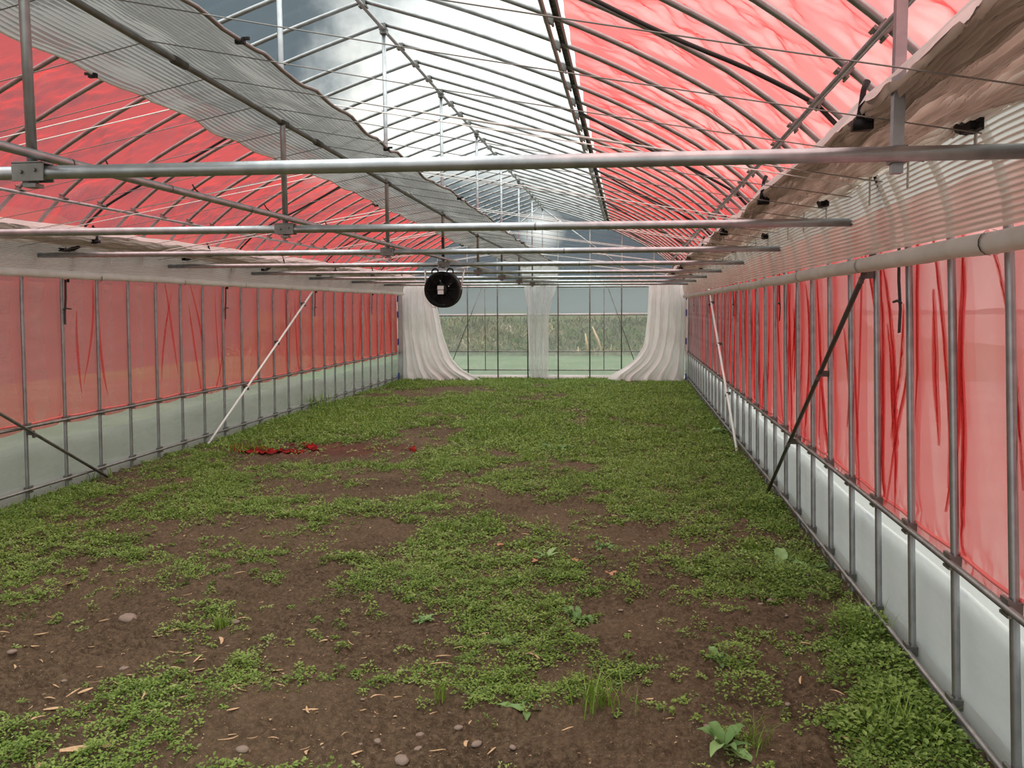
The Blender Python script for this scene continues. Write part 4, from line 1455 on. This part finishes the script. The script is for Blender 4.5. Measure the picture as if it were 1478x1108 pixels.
bush(1080, 1000, 'clover-like weed clump on bare soil right of the middle', 300, 0.13, 0.045, 0.016, 10)


# ------------------------------------------------------------------ stones, straw flakes, dead leaves
def stone_meshes():
    out = []
    for s in range(4):
        n, m = 10, 14
        th = np.linspace(0, math.pi, n)[:, None]
        ph = np.linspace(0, 2 * math.pi, m, endpoint=False)[None]
        r = 1 + 0.30 * (fbm(np.cos(ph) * 1.5 + 5 + s * 9 + 0 * th, np.sin(ph) * 1.5 + th * 1.1 + 3, 70 + s, 3) - .5) * 2
        G = np.stack([r * np.sin(th) * np.cos(ph), 0.7 * r * np.sin(th) * np.sin(ph), 0.5 * r * np.cos(th)], -1)
        o = MB().grid(G, True).build('stone', M['stone'])
        out.append(o.data)
        bpy.data.objects.remove(o)
    return out


STONES = stone_meshes()
named_stones = [(580, 1092, .034, 'largest pinkish stone on the soil at the bottom edge'), (688, 1067, .024, 'grey angular stone on soil right of the pinkish stone'),
                (606, 1050, .019, 'flat tan pebble on soil above the pinkish stone'), (662, 1056, .018, 'pale round pebble between two larger stones in the foreground'),
                (604, 1073, .018, 'orange-tan pebble just above the pinkish stone'), (545, 1075, .017, 'small brown pebble left of the pinkish stone'),
                (1115, 868, .030, 'round brown stone on bare soil near the right wall'), (1098, 876, .016, 'small grey pebble beside the round brown stone'),
                (792, 988, .014, 'white pebble on the dark bare hollow in the foreground'), (185, 897, .055, 'flat brown clod half buried in bare soil at the left'),
                (340, 900, .026, 'grey stone beside the lone grass tuft at the left'), (18, 947, .022, 'pale stone at the left edge of the bare soil'),
                (350, 1090, .026, 'grey stone low at the left of the bottom edge'), (740, 1075, .017, 'brown pebble on soil under the chickweed in the foreground'),
                (180, 962, .022, 'brown stone among straw left of the chickweed patch'), (520, 1078, .012, 'tiny dark pebble at the left of the pinkish stone')]
for i, (px, py, s, lab) in enumerate(named_stones):
    x, y = at_ground(px, py)
    o = link('stone', STONES[i % 4], None, (x, y, ground_z(x, y) + s * 0.22))
    o.scale = (s, s, s * 0.9)
    o.rotation_euler = (0, 0, random.uniform(0, 6.28))
    tag(o, lab, 'stone')
for i in range(70):
    y = 2.4 + 6 * random.random() ** 1.8
    x = random.uniform(-0.55 * y - 1.0, min(1.05, 0.45 * y))
    x = max(x, XL + 0.2)
    s = random.uniform(0.006, 0.014)
    o = link('pebble', STONES[i % 4], None, (x, y, ground_z(x, y) + s * 0.2))
    o.scale = (s, s, s * 0.8)
    o.rotation_euler = (0, 0, random.uniform(0, 6.28))
    tag(o, 'small brown pebble scattered on the soil', 'pebble', 'small pebbles on the soil')


def straw_meshes():
    out = []
    for s in range(5):
        r = random.Random(s)
        n, m = 10, 4
        bend = r.uniform(-0.5, 0.5)
        G = np.zeros((n, m, 3))
        for i in range(n):
            t = i / (n - 1)
            w = (0.10, 0.16, 0.07, 0.2, 0.12)[s] * (0.25 + math.sin(math.pi * min(max(t, .05), .97)) ** 0.7)
            for j in range(m):
                q = j / (m - 1) * 2 - 1
                G[i, j] = (t - 0.5, q * w / 2 + bend * (t - 0.5) ** 2, 0.07 * math.sin(t * 3.1 + s) + 0.05 * q * q * w * 4)
        b = MB().grid(G)
        G2 = G.copy()
        G2[:, :, 2] -= 0.02
        b.grid(G2[:, ::-1])
        o = b.build('straw_flake', M['straw'])
        out.append(o.data)
        bpy.data.objects.remove(o)
    return out


STRAWS = straw_meshes()


def straw(px, py, L, az, lab, group=None, v=None):
    x, y = at_ground(px, py)
    x = min(max(x, XL + 0.1), XR - 0.1)
    o = link('straw_flake', STRAWS[random.randrange(5) if v is None else v], None, (x, y, ground_z(x, y) + (0.010 if group else 0.022)))
    o.scale = (L, L, L)
    o.rotation_euler = (random.uniform(-.15, .15), random.uniform(-.12, .12), az)
    tag(o, lab, 'straw', group)


straw(637, 966, 0.10, 0.25, 'pale straight straw piece behind the tall-bladed grass tuft', v=0)
straw(125, 1085, 0.17, 0.6, 'broad orange-brown bamboo sheath on weeds at the bottom left', v=3)
straw(545, 1020, 0.07, 0.9, 'tan straw flake on bare soil left of the tall-bladed grass tuft', v=1)
straw(320, 925, 0.085, -1.0, 'curled tan straw flake below the lone grass tuft', v=1)
straw(698, 920, 0.08, 1.1, 'pale bent straw above the broad-leaved weed in the middle', v=0)
straw(665, 938, 0.06, 0.7, 'straw flake left of the pale broad-leaved weed', v=0)
straw(763, 955, 0.06, 0.8, 'short straw right of the pale broad-leaved weed', v=0)
straw(1227, 1084, 0.075, -0.4, 'pale straw stick on soil by the right wall weeds', v=0)
straw(1208, 1012, 0.06, -0.5, 'tan straw flake on bare soil before the right wall weeds', v=1)
straw(1162, 934, 0.06, 0.1, 'tan straw flake on the bare soil strip by the right wall', v=1)
straw(1197, 855, 0.08, 1.0, 'orange straw flake leaning by the foot of the right wall', v=1)
straw(330, 1075, 0.07, 0.6, 'straw flake at the bottom left beyond the bamboo sheath', v=2)
rs = random.Random(21)
spots = []
for i in range(150):
    if i < 75:
        spots.append((rs.gauss(230, 130), rs.gauss(985, 60)))
    elif i < 115:
        spots.append((rs.uniform(0, 700), rs.uniform(760, 1100)))
    else:
        spots.append((rs.uniform(500, 1200), rs.uniform(720, 1100)))
for (px, py) in spots:
    if py < 700 or py > 1106:
        continue
    straw(px, py, rs.choice([.025, .03, .04, .05, .06, .07]), rs.gauss(0.5, 0.8), 'small dry straw flake scattered on the soil', 'small straw flakes on the soil')


def dead_leaf(px, py, s, lab, seed):
    x, y = at_ground(px, py)
    r = random.Random(seed)
    n = 22
    ring = []
    for k in range(n):
        a = 2 * math.pi * k / n
        rad = s * (0.75 + 0.25 * math.cos(5 * a) + r.uniform(-.06, .06))
        ring.append((rad * math.cos(a), rad * 0.8 * math.sin(a), 0.25 * s + 0.35 * s * math.sin(2 * a + seed) * 0.6))
    inner = [(p[0] * .5, p[1] * .5, p[2] * .3) for p in ring]
    cen = [(0, 0, 0.02 * s)] * n
    o = MB().grid(np.array([ring, inner, cen]), True).build('dead_leaf', M['dead_leaf'], None, True, (x, y, ground_z(x, y) + 0.026))
    tag(o, lab, 'dead leaf')


dead_leaf(881, 839, 0.040, 'curled orange dead leaf on bare soil, nearest of the dead leaves', 1)
dead_leaf(832, 818, 0.036, 'tan dead leaf on weeds left of the curled orange one', 2)
dead_leaf(774, 815, 0.032, 'round tan dead leaf at the edge of the chickweed', 3)
dead_leaf(723, 798, 0.036, 'pinkish dead leaf in the chickweed, leftmost of the dead leaves', 4)


# ------------------------------------------------------------------ sheets made up to stand in for an unclear red smear
def smear_sheet(path, width, label, seed):
    p = np.array([at_ground(*q) for q in path])
    s = np.r_[0, np.cumsum(np.linalg.norm(np.diff(p, axis=0), axis=1))]
    u = np.linspace(0, s[-1], 40)
    x, y = np.interp(u, s, p[:, 0]), np.interp(u, s, p[:, 1])
    V = np.linspace(-1, 1, 9)[:, None]
    env = np.sin(np.clip(np.linspace(0, 1, 40), .04, .96) * math.pi)[None] ** 0.5
    X = x[None] + V * 0.02
    Y = y[None] + V * width * env * (0.7 + 0.6 * fbm(u * 4, u * 0, seed)[None])
    Z = soil_h(X, Y) + 0.012 + (fbm(X * 14, Y * 14, seed + 2, 3) - .35) * 0.03
    tag(MB().grid(np.stack([X, Y, np.maximum(Z, soil_h(X, Y) + 0.006)], -1)).build('red_smear', M['red_smear']), label, 'plastic scrap')


smear_sheet([(332, 645), (365, 650), (395, 655), (438, 653)], 0.20, 'red sheet standing in for an unclear smear on dark soil near the left wall', 3)
smear_sheet([(418, 646), (440, 642), (458, 652)], 0.07, 'small red stand-in sheet at the right tip of the smear', 5)
smear_sheet([(582, 650), (595, 648), (598, 652)], 0.05, 'tiny dark red stand-in sheet alone right of the darkened soil', 7)


# ------------------------------------------------------------------ outside behind the back wall
def build_brush():
    n = 9000
    x = RNG.uniform(-14, 8, n)
    v = RNG.uniform(0, 1, n)
    y = 28.6 + v * 7
    z = -0.05 + 1.15 * (v * v * (3 - 2 * v)) * 0.9
    P = np.stack([x, y, z], 1)
    V, q, t = blades_mesh(P, RNG.uniform(0, 6.28, n), RNG.uniform(0.4, 2.6, n), RNG.uniform(0.12, 0.5, n), RNG.uniform(0.015, 0.05, n))
    pat = fbm(x * 0.6, v * 3, 33, 3)
    tag(MB().add(V, q, t).build('dry_brush', M['brush'], smooth=False, attr=np.repeat(np.clip(pat * 1.2 - 0.15 + RNG.uniform(-.25, .3, n), 0, 1), 7)),
        'tangle of green and dry brown brush on the bank behind the back wall', 'brush', None, 'stuff')
    r = random.Random(4)
    for i, (px, d, L, tilt, lab) in enumerate(((848, 29.5, .62, .12, 'pale upright dry stalk outside the back wall, shorter of two'), (868, 29.3, .85, .35, 'pale leaning dry stalk outside the back wall, longer of two'))):
        vv = CF * 1283.13 + CR * (px - 739) - CU * (507 - 554)
        t_ = d / vv.y
        x0, z0 = vv.x * t_, 0.0
        MBo = MB().tube([(0, 0, 0), (-tilt * L * .4, 0, L * .5), (-tilt * L, 0.02, L)], [0.05, 0.045, 0.02], 7)
        tag(MBo.build('dry_stalk', M['straw'], None, True, (x0, d, 0.05)), lab, 'stalk')


build_brush()
